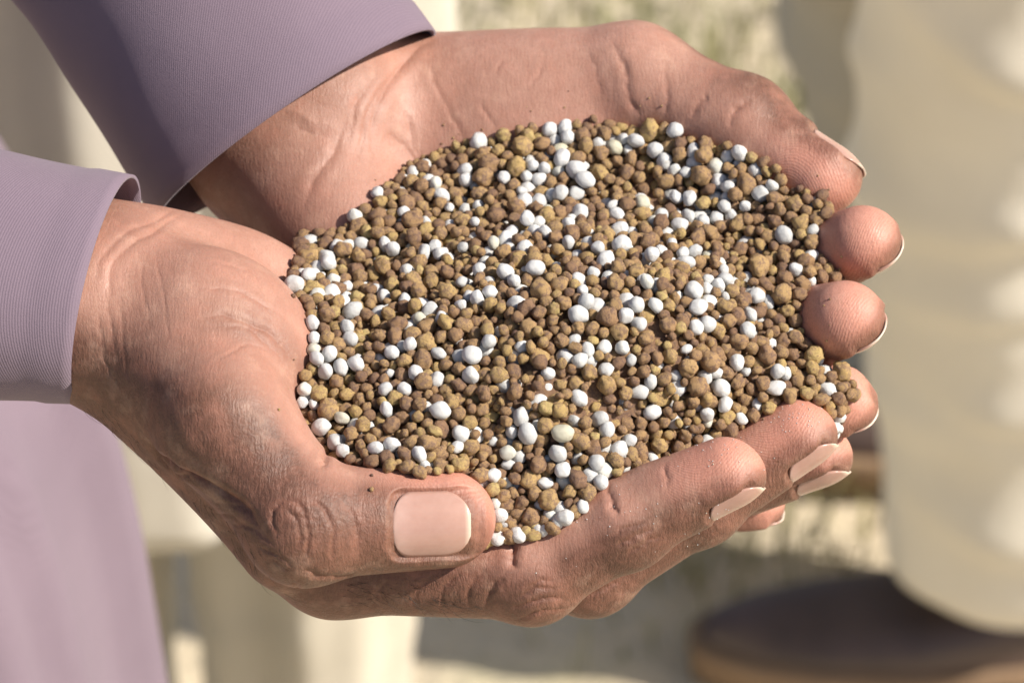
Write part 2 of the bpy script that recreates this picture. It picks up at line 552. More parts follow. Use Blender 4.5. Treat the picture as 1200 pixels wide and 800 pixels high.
V, F = tube([((r[1], r[2], r[0]), r[3], r[4]) for r in rows], 160, tunic_fold)
solidify(mesh_obj("tunic", V, F, M_WHITE, pl), 0.002)
trouser_leg(pl, [(0.03, -.100, .72, .046, .06), (0.2, -.101, .715, .050, .065), (0.42, -.105, .71, .060, .075), (0.62, -.11, .70, .07, .085)], 21, M_CREAM_SHADED, 0.03, 0.16)  # this leg also wears the cloth with painted shade
trouser_leg(pl, [(0.03, -.215, .78, .042, .06), (0.2, -.215, .775, .048, .065), (0.42, -.21, .76, .060, .07), (0.62, -.205, .74, .07, .08)], 22, M_CREAM, 0.03, 0.08)
shoe(pl, (-0.155, 0.79), (-0.39, 0.82), 0.0, M_SLIPPER, M_SLIPPER, 0.045, 0.05)
shoe(pl, (-0.035, 0.83), (-0.20, 0.715), 0.0, M_SLIPPER, M_SLIPPER, 0.045, 0.05)

# ================================================================ hands (implicit surface -> mesh)
def unit(v):
    v = np.asarray(v, float)
    return v / np.linalg.norm(v)


def smin(a, b, k):
    h = np.clip(0.5 + 0.5 * (b - a) / k, 0, 1)
    return b + (a - b) * h - k * h * (1 - h)


class Cap:
    """tapered capsule, optionally flattened along n by factor f"""
    def __init__(self, a, b, ra, rb, n=None, f=1.0):
        self.a, self.b = np.asarray(a, float), np.asarray(b, float)
        self.ra, self.rb, self.f = ra, rb, f
        self.n = None if n is None else unit(n)
        m = max(ra, rb)
        self.lo = np.minimum(self.a, self.b) - m
        self.hi = np.maximum(self.a, self.b) + m

    def d(self, X, Y, Z):
        a, ab = self.a, self.b - self.a
        px, py, pz = X - a[0], Y - a[1], Z - a[2]
        L = float(ab @ ab) + 1e-9
        t = np.clip((px * ab[0] + py * ab[1] + pz * ab[2]) / L, 0, 1)
        wx, wy, wz = px - t * ab[0], py - t * ab[1], pz - t * ab[2]
        r = self.ra + (self.rb - self.ra) * t
        q = wx * wx + wy * wy + wz * wz
        if self.n is not None:
            c = wx * self.n[0] + wy * self.n[1] + wz * self.n[2]
            q2 = q + c * c * (1 / self.f ** 2 - 1)
            s = np.sqrt(q2) + 1e-6
            # scale back to an approximate distance
            return (s - r) * (np.sqrt(q) + 1e-6) / s
        return np.sqrt(q) - r


class Ell:
    """ellipsoid with axes rows A (unit) and radii R"""
    def __init__(self, c, R, ax=None):
        self.c, self.R = np.asarray(c, float), np.asarray(R, float)
        if ax is None:
            self.A = np.eye(3)
        else:
            e0 = unit(ax[0])
            e2 = np.asarray(ax[1], float)
            e2 = unit(e2 - (e2 @ e0) * e0)
            self.A = np.stack([e0, np.cross(e2, e0), e2])
        ext = np.sqrt(((self.A * self.R[:, None]) ** 2).sum(0))
        self.lo, self.hi = self.c - ext, self.c + ext

    def d(self, X, Y, Z):
        px, py, pz = X - self.c[0], Y - self.c[1], Z - self.c[2]
        k0 = k1 = 0
        for i in range(3):
            u = (px * self.A[i, 0] + py * self.A[i, 1] + pz * self.A[i, 2]) / self.R[i]
            k0 = k0 + u * u
            k1 = k1 + (u / self.R[i]) ** 2
        k0 = np.sqrt(k0)
        return k0 * (k0 - 1) / (np.sqrt(k1) + 1e-6)


class Hand:
    """palm: [(prim, k)...]; fingers: list of [(prim, k)...]"""
    def __init__(self):
        self.palm, self.fingers, self.bones, self.nails = [], [], [], []
        self.kroot = []

    def groups(self):
        return [self.palm] + self.fingers

    def bounds(self):
        ps = [p for g in self.groups() for p, k in g]
        return (np.min([p.lo for p in ps], 0) - 4, np.max([p.hi for p in ps], 0) + 4)

    def at(self, pts):
        X, Y, Z = pts[:, 0], pts[:, 1], pts[:, 2]

        def grp(g):
            D = None
            for p, k in g:
                d = p.d(X, Y, Z)
                D = d if D is None else smin(D, d, k)
            return D
        pal = grp(self.palm)
        R = pal
        for f, kr in zip(self.fingers, self.kroot):
            R = smin(R, smin(pal, grp(f), kr), 0.7)
        return R

    def grid(self, h, clip_lo=None):
        lo, hi = self.bounds()
        if clip_lo is not None:
            lo = np.maximum(lo, clip_lo)
        n = np.ceil((hi - lo) / h).astype(int) + 1
        ax = [(lo[i] + h * np.arange(n[i])).astype(np.float32) for i in range(3)]

        def grp(g):
            D = np.full(tuple(n), 60, np.float32)
            for p, k in g:
                i0 = np.clip(np.floor((p.lo - 14 - lo) / h).astype(int), 0, n - 1)
                i1 = np.clip(np.ceil((p.hi + 14 - lo) / h).astype(int) + 1, 1, n)
                if (i1 <= i0).any():
                    continue
                s = tuple(slice(a, b) for a, b in zip(i0, i1))
                d = p.d(ax[0][s[0]][:, None, None], ax[1][s[1]][None, :, None], ax[2][s[2]][None, None, :]).astype(np.float32)
                D[s] = smin(D[s], d, k)
            return D
        pal = grp(self.palm)
        R = pal.copy()
        for f, kr in zip(self.fingers, self.kroot):
            R = smin(R, smin(pal, grp(f), kr), 0.7)
        return lo, R


def surface_nets(lo, D, h):
    n = np.array(D.shape)
    S = D < 0
    c = [S[i:n[0] - 1 + i, j:n[1] - 1 + j, k:n[2] - 1 + k] for i in (0, 1) for j in (0, 1) for k in (0, 1)]
    cnt = sum(x.astype(np.int8) for x in c)
    act = (cnt > 0) & (cnt < 8)
    idx = np.argwhere(act)
    vid = np.full(act.shape, -1, np.int32)
    vid[act] = np.arange(len(idx))
    acc = np.zeros((len(idx), 3)); num = np.zeros(len(idx))
    corners = [(i, j, k) for i in (0, 1) for j in (0, 1) for k in (0, 1)]
    vals = {cn: D[idx[:, 0] + cn[0], idx[:, 1] + cn[1], idx[:, 2] + cn[2]] for cn in corners}
    for a in corners:
        for d in range(3):
            if a[d] == 0:
                b = list(a); b[d] = 1; b = tuple(b)
                va, vb = vals[a], vals[b]
                m = (va < 0) != (vb < 0)
                t = np.where(m, va / np.where(m, va - vb, 1), 0)
                p = np.repeat(np.array(a, float)[None], len(idx), 0)
                p[:, d] = t
                acc[m] += p[m]; num[m] += 1
    V = lo + h * (idx + acc / num[:, None])
    F = []
    for d in range(3):
        e1, e2 = [(1, 2), (2, 0), (0, 1)][d]
        sl0 = [slice(None)] * 3; sl1 = [slice(None)] * 3
        sl0[d] = slice(0, -1); sl1[d] = slice(1, None)
        A, B = S[tuple(sl0)], S[tuple(sl1)]
        E = np.argwhere(A != B)
        E = E[(E[:, e1] > 0) & (E[:, e2] > 0) & (E[:, e1] < n[e1] - 1) & (E[:, e2] < n[e2] - 1)]
        u1 = np.zeros(3, int); u1[e1] = 1
        u2 = np.zeros(3, int); u2[e2] = 1
        q = np.stack([vid[tuple((E - u1 - u2).T)], vid[tuple((E - u2).T)], vid[tuple(E.T)], vid[tuple((E - u1).T)]], 1)
        flip = ~A[tuple(E.T)]
        q[flip] = q[flip][:, ::-1]
        F.append(q)
    return V, np.concatenate(F)


def seg_dist(V, a, b):
    ab = b - a
    t = np.clip(((V - a) @ ab) / (ab @ ab + 1e-9), 0, 1)
    return np.linalg.norm(V - a - t[:, None] * ab, axis=1), t


def add_finger(H, pts, rad, dorsal, kroot=6.0, pads=True, nail=None, k=3.0, joint=0.6, dark_dir=None):
    """pts: knuckle chain root..tip-centre; dorsal: direction of the back of the finger"""
    pts = [np.asarray(p, float) for p in pts]
    g = []
    for i in range(len(pts) - 1):
        g.append((Cap(pts[i], pts[i + 1], rad[i], rad[i + 1]), k))
    for i in range(len(pts) - 1):
        ax = unit(pts[i + 1] - pts[i])
        dn = dorsal[i] if isinstance(dorsal, list) else dorsal
        dn = np.asarray(dn, float); dn = unit(dn - (dn @ ax) * ax)
        last = i == len(pts) - 2
        if pads:
            a0, b0 = (0.35, 1.0) if last else (0.25, 0.72)
            rr = 0.86 * (rad[i] + rad[i + 1]) / 2
            off = 0.20 * rr if not last else 0.17 * rr
            g.append((Cap(pts[i] + (pts[i + 1] - pts[i]) * a0 - dn * (off + 0.6), pts[i] + (pts[i + 1] - pts[i]) * b0 - dn * (off if not last else off * 0.5), rr, rr * (0.97 if not last else 0.92)), k))
        if i > 0 and joint:
            g.append((Ell(pts[i] + dn * joint, (rad[i] * 1.0, rad[i] * 1.03, rad[i] * 1.02), (ax, dn)), k))
        if last:
            r = rad[-1]
            g.append((Ell(pts[-1] + dn * 0.16 * r + ax * 0.12 * r, (r * 0.90, r * 0.86, r * 0.74), (ax, dn)), 2.0))
        H.bones.append((pts[i], pts[i + 1], dn if dark_dir is None else unit(dark_dir), last))
    H.fingers.append(g)
    H.kroot.append(kroot)
    if nail:
        ax = unit(pts[-1] - pts[-2])
        dn = np.asarray(dorsal[-1] if isinstance(dorsal, list) else dorsal, float)
        dn = unit(dn - (dn @ ax) * ax)
        H.nails.append(dict(c=pts[-1], a=ax, n=dn, s=np.cross(dn, ax), r=rad[-1], **nail))


# ---- right hand: near the camera, thumb towards the lens
RH = Hand()
r_wr = np.array([-93., 9., 6.])
UPN = np.array([0., 0.35, 0.94])
r_mcp = [P(392, 652, -30), np.array([-30., -17., -39.]), np.array([-28., 3., -43.]), np.array([-34., 21., -42.])]
RH.palm = [
    (Cap((-210, 24, 18), r_wr, 24.5, 24.8, (0, 0.25, 1), 0.80), 8),
    (Cap((-86, -4, 1), r_mcp[0], 13.5, 12.3), 9),
    (Cap((-86, 5, -2), r_mcp[1], 13, 12.0), 9),
    (Cap((-86, 14, -3), r_mcp[2], 13, 11.5), 9),
    (Cap((-84, 22, -2), r_mcp[3], 13, 10.5), 9),
    (Ell((-63, -5, 5.5), (23, 19.5, 17), ((0.72, -0.35, -0.45), UPN)), 7),           # thenar
    (Ell((-62, 22, -6), (26, 13, 15), ((0.85, 0.0, -0.5), UPN)), 10),           # hypothenar
    (Cap((-84, 0, 3), P(262, 492, 5), 11.5, 13.2), 8),                          # thumb metacarpal
    (Cap((-62, -22, -10), P(330, 640, -22), 9, 8), 9),                           # web between thumb and index
]
RH.bones += [((np.array([-200., 24, 10])), r_wr, np.array([0, -.3, -.95]), False),
             (np.array([-86., -4, 1]), r_mcp[0], unit((0, -.6, -.8)), False),
             (np.array([-86., -2, 6]), P(262, 492, 5), unit((-.6, -.55, -.6)), False),
             (np.array([-75., 15, 5]), np.array([-45., 10, 0]), unit((-.3, -.3, -.9)), False)]
CAMD = unit((0.0, -0.743, 0.669))
add_finger(RH, [P(262, 492, 5), P(357, 612, -8), P(521, 608, -10)], [13.2, 12.2, 10.0],
           unit((-0.10, -0.80, 0.58)), kroot=7, nail=dict(L=16.8, Wd=13.6, R=9.2, u0=-12.2, lift=-0.3, curv=0.012), k=4, joint=0.5, dark_dir=(-0.25, -0.85, 0.10))
add_finger(RH, [r_mcp[0], P(622, 668, -28), P(733, 612, -17), P(850, 558, -6)], [12.3, 10.8, 9.3, 8.0],
           [unit((0, -.75, -.65)), unit((.3, -.68, -.62)), unit((.42, -.69, -.55))], nail=dict(L=13.0, Wd=10.6, R=7.0, u0=-6.4, lift=-0.55))
add_finger(RH, [r_mcp[1], np.array([17., -26, -43]), np.array([41., -20, -29]), P(934, 513, -16)], [11.5, 10.6, 9.2, 8.2],
           [unit((0, -.75, -.65)), unit((.3, -.66, -.64)), unit((.43, -.70, -.54))], nail=dict(L=12.9, Wd=11, R=7.3, u0=-6.1, lift=-0.55))
add_finger(RH, [r_mcp[2], np.array([17., -3, -51]), np.array([43., 0, -46]), P(955, 535, -34)], [11, 10, 8.8, 7.8],
           [unit((0, -.6, -.8)), unit((.2, -.66, -.7)), unit((.42, -.70, -.56))], nail=dict(L=12.6, Wd=10.6, R=7.0, u0=-6.1, lift=-0.55))
add_finger(RH, [r_mcp[3], np.array([3., 17, -50]), np.array([23., 15, -49]), np.array([40., 14, -43])], [10, 8.8, 7.6, 6.8],
           unit((0, -.4, -.9)), nail=dict(L=11, Wd=9, R=6, u0=-4, lift=-0.3))

# ---- left hand: behind, thumb on the far side
LH = Hand()
l_wr = P(352, 150, 0)
l_mcp = [np.array([14., 57., -30.]), np.array([6., 44., -41.]), np.array([0., 32., -47.]), np.array([-8., 22., -50.])]
AL = unit((-0.52, 0.58, 0.50))              # up the left forearm
l_arm = l_wr + AL * 90
LH.palm = [
    (Cap(l_arm, l_wr, 30, 28, np.cross(unit((0.823, 0.352, 0.447)), AL), 0.78), 8),
    (Cap(l_wr + np.array((6, 10, -2)), l_mcp[0], 13.5, 12), 9),
    (Cap(l_wr + np.array((4, 2, -4)), l_mcp[1], 13, 11.5), 9),
    (Cap(l_wr + np.array((2, -8, -4)), l_mcp[2], 13, 11), 9),
    (Cap(l_wr + np.array((0, -14, -4)), l_mcp[3], 13, 10.5), 9),
    (Ell((0, 75, -4), (34, 20, 17), ((0.97, -0.05, 0.1), (0, -0.35, 0.94))), 10),   # thenar
    (Ell((-36, 46, -10), (24, 15, 15), ((0.75, -0.5, -0.4), (0, 0.3, 0.9))), 10),   # heel
    (Cap(P(470, 112, 0), P(742, 96, 9), 14, 12.6), 9),
]
LH.bones += [(l_arm, l_wr, np.array([-.5, .3, -.8]), False), (l_wr, l_mcp[1], np.array([0, .2, -.95]), False),
             (P(470, 105, 0), P(742, 88, 9), unit((0, .6, -.8)), False)]
add_finger(LH, [P(742, 96, 9), P(868, 149, 8), P(962, 206, 6)], [12.6, 10.8, 8.6],
           [unit((0.2, 0.85, -0.4)), unit((0.40, 0.72, 0.45))], kroot=7, nail=dict(L=15, Wd=12, R=8, u0=-7.2, lift=-0.3), k=4)
add_finger(LH, [l_mcp[0], np.array([50., 50, -24]), np.array([68., 39, -11]), P(1012, 284, 4)], [12, 10, 8.8, 8.0],
           [unit((0, .4, -.9)), unit((.6, .2, -.8)), unit((.68, -.20, -.45))], nail=dict(L=11.6, Wd=11.2, R=7.2, u0=-5.2, lift=-0.3))
add_finger(LH, [l_mcp[1], np.array([46., 33, -33]), np.array([65., 21, -16]), P(991, 374, -1)], [11.5, 10, 9.0, 8.3],
           [unit((0, .3, -.9)), unit((.6, .1, -.8)), unit((.66, -.25, -.48))], nail=dict(L=11.6, Wd=11.4, R=7.5, u0=-5.0, lift=-0.3))
add_finger(LH, [l_mcp[2], np.array([40., 24, -42]), np.array([61., 13, -31]), P(988, 472, -20)], [11, 9.6, 8.3, 7.3],
           [unit((0, .3, -.9)), unit((.5, .1, -.8)), unit((.66, -.3, -.48))], nail=dict(L=10.6, Wd=9.6, R=6.6, u0=-5.0, lift=-0.3))
add_finger(LH, [l_mcp[3], np.array([18., 16, -62]), np.array([36., 13, -64]), P(884, 588, -59)], [10, 8.4, 7.2, 6.4],
           [unit((0, .3, -.9)), unit((.2, .1, -.9)), unit((.4, -.2, -.85))], nail=dict(L=11, Wd=9, R=5.9, u0=-4.9, lift=-0.3))

# ================================================================ the person holding the granules
holder = tag(empty("person", (-0.42, 0.14, 0)), "person in a lilac tunic holding out two cupped hands full of granules", "person")


def catmull(pts, n):
    p = np.asarray(pts, float)
    q = np.vstack([2 * p[0] - p[1], p, 2 * p[-1] - p[-2]])
    out = []
    for t in np.linspace(0, len(p) - 1, n):
        i = min(int(t), len(p) - 2); x = t - i
        a, b, c, d = q[i], q[i + 1], q[i + 2], q[i + 3]
        out.append(0.5 * ((2 * b) + (c - a) * x + (2 * a - 5 * b + 4 * c - d) * x ** 2 + (3 * b - a - 3 * c + d) * x ** 3))
    return np.array(out)


CAM_L = np.array([0, -D_MM * CP, D_MM * SP])


def nail_h(N, u, v):
    """height of the nail plate above the finger axis at (u along, v across)"""
    um = N['u0'] + N['L'] * 0.5
    vv = np.clip(np.abs(v) / N['R'], 0, 0.98)
    d = np.maximum(u - um, 0)
    return N['r'] * 0.97 + N['lift'] - N['R'] * (1 - np.sqrt(1 - vv ** 2)) - N.get('curv', 0.034) * d ** 2 * (8.0 / N['r']) + 0.03 * np.maximum(um - u, 0)


def nail_half(N, u):
    """half width of the nail outline at u (rounded root and free edge)"""
    t = np.clip((u - N['u0']) / N['L'], 0, 1)
    root = np.sqrt(np.clip(1 - (1 - np.clip(t / 0.28, 0, 1)) ** 2.2, 0, 1))
    end = np.sqrt(np.clip(1 - np.clip((t - 0.62) / 0.38, 0, 1) ** 2.3 * 0.90, 0, 1))
    return N['Wd'] / 2 * root * end


def catmull_clark(V, F):
    n, m = len(V), len(F)
    A = F.ravel(); B = np.roll(F, -1, 1).ravel()
    key = np.minimum(A, B).astype(np.int64) * n + np.maximum(A, B)
    uq, inv = np.unique(key, return_inverse=True)
    ne = len(uq)
    ea, eb = (uq // n).astype(int), (uq % n).astype(int)
    fc = V[F].mean(1)
    fi = np.repeat(np.arange(m), 4)
    ef = np.stack([np.bincount(inv, fc[fi, k], ne) for k in range(3)], 1)
    cnt = np.bincount(inv, minlength=ne)
    mid = (V[ea] + V[eb]) / 2
    ep = np.where((cnt == 2)[:, None], (V[ea] + V[eb] + ef) / 4, mid)
    val = np.bincount(ea, minlength=n) + np.bincount(eb, minlength=n)
    nf = np.bincount(A, minlength=n)
    Q = np.stack([np.bincount(A, fc[fi, k], n) for k in range(3)], 1) / np.maximum(nf, 1)[:, None]
    R = np.stack([np.bincount(ea, mid[:, k], n) + np.bincount(eb, mid[:, k], n) for k in range(3)], 1) / np.maximum(val, 1)[:, None]
    k = np.maximum(val, 1)[:, None]
    vp = (Q + 2 * R + (k - 3) * V) / k
    bd = np.zeros(n, bool); bd[ea[cnt != 2]] = True; bd[eb[cnt != 2]] = True
    vp[bd] = V[bd]
    E = inv.reshape(m, 4) + n
    C = np.arange(m) + n + ne
    NF = np.stack([np.stack([F[:, i], E[:, i], C, E[:, i - 1]], 1) for i in range(4)], 1).reshape(-1, 4)
    return np.vstack([vp, ep, fc]), NF


def build_hand(H, creases, grid_h, clip_lo=None):
    lo, D = H.grid(grid_h, clip_lo)
    V, F = surface_nets(lo, D, grid_h)
    bvh = BVHTree.FromPolygons(V.tolist(), F.tolist())
    V, F = catmull_clark(V, F)
    nv = len(V)
    me = bpy.data.meshes.new("hand")
    me.vertices.add(nv); me.vertices.foreach_set("co", V.ravel())
    me.loops.add(F.size); me.loops.foreach_set("vertex_index", F.ravel().astype(np.int32))
    me.polygons.add(len(F)); me.polygons.foreach_set("loop_start", np.arange(0, F.size, 4, dtype=np.int32))
    me.polygons.foreach_set("loop_total", np.full(len(F), 4, np.int32))
    me.update(calc_edges=True)
    Nn = np.empty(nv * 3); me.vertices.foreach_get("normal", Nn); Nn = Nn.reshape(-1, 3)
    # ---- creases: lines read off the photograph, carried onto the surface
    disp = np.zeros(nv); cre = np.zeros(nv)
    rw = np.random.default_rng(77)
    for pts, wd, dep, red in creases:
        line = []
        path = catmull(pts, 6 * len(pts))
        tt = np.linspace(0, 1, len(path))
        for k in range(2):
            path[:, k] += 1.1 * np.sin(tt * rw.uniform(7, 16) + rw.uniform(0, 6.28)) + 0.6 * np.sin(tt * rw.uniform(18, 40) + rw.uniform(0, 6.28))
        vary = (rw.uniform(4, 12), rw.uniform(0, 6.28), rw.uniform(15, 30))
        for q in path:
            d = P(q[0], q[1], -100.0) - CAM_L
            hit = bvh.ray_cast(Vector(CAM_L), Vector(unit(d)))
            if hit[0] is not None:
                line.append(np.array(hit[0]))
        if len(line) < 3:
            continue
        line = np.array(line)
        keep = np.concatenate([[True], np.linalg.norm(np.diff(line, axis=0), axis=1) < 12])
        line = line[keep]
        m = np.where(((V > line.min(0) - 5 * wd) & (V < line.max(0) + 5 * wd)).all(1))[0]
        if not len(m):
            continue
        best = np.full(len(m), 1e9); par = np.zeros(len(m))
        for i in range(len(line) - 1):
            dd, t = seg_dist(V[m], line[i], line[i + 1])
            u = dd < best
            best[u] = dd[u]; par[u] = (i + t[u]) / (len(line) - 1)
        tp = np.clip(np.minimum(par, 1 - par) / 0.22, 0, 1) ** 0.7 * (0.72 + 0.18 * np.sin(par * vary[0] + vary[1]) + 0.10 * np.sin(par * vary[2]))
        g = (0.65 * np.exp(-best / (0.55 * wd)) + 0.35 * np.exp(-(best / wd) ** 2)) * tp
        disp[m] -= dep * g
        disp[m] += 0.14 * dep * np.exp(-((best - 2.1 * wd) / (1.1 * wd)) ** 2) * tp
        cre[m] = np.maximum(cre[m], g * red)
    V = V + Nn * disp[:, None]
    # ---- nails: bed pressed in, folds raised around it
    e0, e1 = F.ravel(), np.roll(F, -1, 1).ravel()
    deg = np.maximum(np.bincount(e0, minlength=nv) + np.bincount(e1, minlength=nv), 1)

    def relax(arr, n, k):
        for _ in range(n):
            sm_ = np.bincount(e0, arr[e1], nv) + np.bincount(e1, arr[e0], nv)
            arr = (1 - k) * arr + k * sm_ / deg
        return arr
    DN = np.zeros((nv, 3))
    for N in H.nails:
        q = V - N['c']
        u, v, w_ = q @ N['a'], q @ N['s'], q @ N['n']
        ue = N['u0'] + N['L']
        near = (np.abs(u - N['u0'] - N['L'] / 2) < N['L'] * 0.85) & (np.abs(v) < N['Wd']) & (w_ > 0.12 * N['r'])
        over = np.clip(u - ue, 0, None)
        hn = nail_h(N, np.minimum(u, ue), np.clip(np.abs(v), 0, N['Wd'] / 2)) - 0.25 * over - 0.18 * over ** 2
        t = (u - N['u0']) / N['L']
        # signed distance to the nail outline (negative inside; the free edge is left open)
        root = N['u0'] + 0.6 - u
        e = np.maximum(np.abs(v) - N['Wd'] / 2 * np.clip(1.02 - 0.35 * np.clip(0.18 - t, 0, 1) ** 2 / 0.0324, 0.3, 1.02), root)
        open_ = np.clip((t - 0.72) / 0.2, 0, 1)
        sm = np.clip((e + 0.7) / 1.2, 0, 1)
        f = -0.32 + (0.62 - 0.62 * open_) * sm * sm * (3 - 2 * sm)
        cap = hn + f + 0.75 * np.clip(e - 0.5, 0, None) ** 1.2
        fade = np.clip((3.4 - over) / 1.6, 0, 1) * np.clip((4.0 - e) / 1.5, 0, 1)
        neww = np.where(near, w_ - fade * np.clip(w_ - cap, 0, 2.2), w_)
        fold = near & (e > -0.5) & (e < 3.0) & (t < 0.95) & (w_ > hn - 3.0)
        tgt = hn + f - 0.22 * np.clip(e - 0.3, 0, 3) ** 1.3
        kk = np.clip((3.0 - e) / 1.6, 0, 1) * (1 - open_)
        neww = np.where(fold, neww + kk * np.clip(tgt - neww, 0, None), neww)
        DN += N['n'] * (neww - w_)[:, None]
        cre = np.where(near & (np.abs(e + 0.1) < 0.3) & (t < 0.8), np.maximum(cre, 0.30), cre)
    V = V + np.stack([relax(DN[:, k], 2, 0.6) for k in range(3)], 1)
    # ---- skin tone: palm paler, back darkened beyond pigment to stand for shade, fingertips pinker
    dist = np.stack([seg_dist(V, np.asarray(b[0], float), np.asarray(b[1], float))[0] for b in H.bones])
    wt = np.exp(-(dist - dist.min(0)) / 3.5)
    wt /= wt.sum(0)
    dors = np.zeros(nv); tip = np.zeros(nv); ring = np.zeros(nv); rbest = np.zeros(nv)
    for k, (a, b, dn, last) in enumerate(H.bones):
        x = np.clip((Nn @ dn + 0.22) / 0.90, 0, 1)  # wide ramp carries the painted shade round the sides
        dors += wt[k] * x * x * (3 - 2 * x)
        if last:
            t = seg_dist(V, np.asarray(a, float), np.asarray(b, float))[1]
            tip += wt[k] * np.clip((t - 0.35) / 0.5, 0, 1)
            u = wt[k] > rbest
            rbest[u] = wt[k][u]
            core = np.asarray(b, float) - dn * 9.0 - unit(np.asarray(b, float) - np.asarray(a, float)) * 2.0
            q = V[u] - core
            ring[u] = np.sqrt((q ** 2).sum(1) + 0.6 * (q @ unit(np.asarray(b, float) - np.asarray(a, float))) ** 2)
    # the wrist has more sun on it than the palm
    dors = np.maximum(dors, 0.30 * np.clip((wt[0] - 0.1) / 0.7, 0, 1))
    # soften the seams between bones
    dors, tip = relax(dors, 14, 0.7), relax(tip, 14, 0.7)
    me.vertices.foreach_set("co", W(V).ravel())
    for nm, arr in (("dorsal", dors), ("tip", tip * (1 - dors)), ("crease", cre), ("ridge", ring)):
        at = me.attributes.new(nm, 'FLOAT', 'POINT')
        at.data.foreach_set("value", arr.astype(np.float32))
    me.polygons.foreach_set("use_smooth", [True] * len(me.polygons))
    me.materials.append(M_SKIN)
    me.update()
    o = bpy.data.objects.new("hand", me)
    COL.objects.link(o)
    o.parent = holder; o.location = -holder.location
    for N in H.nails:
        nu, nv2 = 26, 20
        vs, ts, vv = [], [], []
        for i in range(nu):
            t = i / (nu - 1)
            u = N['u0'] + N['L'] * t
            hw = float(nail_half(N, np.array(u))) + 0.12
            for j in range(nv2):
                v = hw * (2 * j / (nv2 - 1) - 1)
                vs.append(N['c'] + N['a'] * u + N['s'] * v + N['n'] * float(nail_h(N, np.array(u), np.array(v))))
                ts.append(t); vv.append(v / N['Wd'])
        fs = [(i * nv2 + j, i * nv2 + j + 1, (i + 1) * nv2 + j + 1, (i + 1) * nv2 + j) for i in range(nu - 1) for j in range(nv2 - 1)]
        no = mesh_obj("fingernail", W(vs), fs, M_NAIL)
        for nm, arr in (("t", ts), ("v", vv)):
            at = no.data.attributes.new(nm, 'FLOAT', 'POINT')
            at.data.foreach_set("value", arr)
        no.parent = o
        sm = no.modifiers.new("thickness", 'SOLIDIFY'); sm.thickness = 0.00045; sm.offset = 0
    return o, bvh


CR_R = [
    ([(172, 512), (188, 536), (212, 552), (243, 566), (285, 595), (318, 636)], 1.3, 1.7, .8),
    ([(180, 528), (200, 550), (230, 566)], .8, .8, .7),
    ([(391, 524), (383, 534), (376, 550)], .9, 1.2, .6),
    ([(334, 587), (350, 590), (358, 610), (362, 633), (355, 652)], .55, .5, .45),
    ([(362, 586), (376, 594), (389, 616), (391, 642), (386, 657)], .55, .5, .45),
    ([(401, 587), (414, 603), (419, 626), (415, 649)], .6, .32, .25),
    ([(332, 597), (347, 607), (352, 626), (348, 644)], .5, .5, .45),
    ([(340, 580), (325, 592), (319, 610), (326, 630)], .55, .45, .4),
    ([(347, 607), (356, 606), (372, 612)], .45, .3, .3),
    ([(128, 352), (131, 311), (157, 285), (187, 266), (222, 247)], .9, .45, .2),
    ([(112, 330), (118, 304), (146, 274), (184, 257), (205, 246)], .8, .35, .2),
    ([(225, 341), (262, 337), (300, 352), (332, 370)], .7, .32, .25),
    ([(229, 371), (270, 371), (307, 386), (337, 412), (352, 437)], .9, .55, .4),
    ([(240, 380), (285, 384), (315, 405), (340, 432)], .6, .3, .25),
    ([(244, 307), (285, 315), (308, 332)], .6, .25, .2),
    ([(116, 366), (120, 412), (135, 452)], .5, .2, .15),
    ([(126, 345), (130, 385), (138, 425)], .5, .2, .15),
    ([(140, 330), (144, 400), (160, 480)], .5, .15, .12),
    ([(166, 300), (168, 340), (176, 385)], .5, .13, .10),
    ([(182, 290), (190, 340), (200, 400)], .45, .12, .10),
    ([(250, 425), (285, 405), (320, 410)], .5, .2, .15),
    ([(599, 630), (600, 648), (603, 668)], 1.1, 1.5, .9),
    ([(712, 566), (716, 586), (725, 602)], .9, .8, .55),
    ([(778, 543), (781, 560), (783, 572)], .6, .3, .25),
    ([(605, 702), (625, 690), (652, 690)], .6, .6, .4),
    ([(598, 714), (630, 703), (663, 701)], .6, .6, .4),
    ([(606, 727), (638, 716), (666, 712)], .6, .55, .4),
    ([(612, 692), (632, 681), (650, 681)], .5, .4, .3),
    ([(724, 640), (742, 629), (766, 620)], .7, .6, .4),
    ([(733, 650), (752, 638), (774, 628)], .6, .5, .35),
    ([(716, 628), (735, 618), (755, 612)], .5, .4, .3),
    ([(690, 700), (705, 690), (725, 682)], .6, .5, .3),
    ([(570, 668), (552, 684), (548, 712)], .7, .5, .35),
    ([(590, 676), (574, 692), (572, 722)], .6, .5, .35),
    ([(540, 672), (520, 690), (516, 718)], .6, .4, .3),
    ([(505, 674), (488, 694), (486, 718)], .6, .35, .3),
    ([(455, 680), (440, 696), (436, 716)], .6, .35, .3),
    ([(250, 590), (275, 592), (300, 604)], .5, .35, .3),
    ([(240, 600), (268, 604), (296, 618)], .5, .35, .3),
    ([(270, 612), (300, 622), (322, 640)], .5, .35, .3),
    ([(300, 640), (325, 650), (345, 668)], .5, .4, .3),
    ([(318, 655), (340, 672), (352, 700)], .5, .4, .3),
    ([(355, 668), (385, 676), (420, 672)], .8, .8, .5),
]
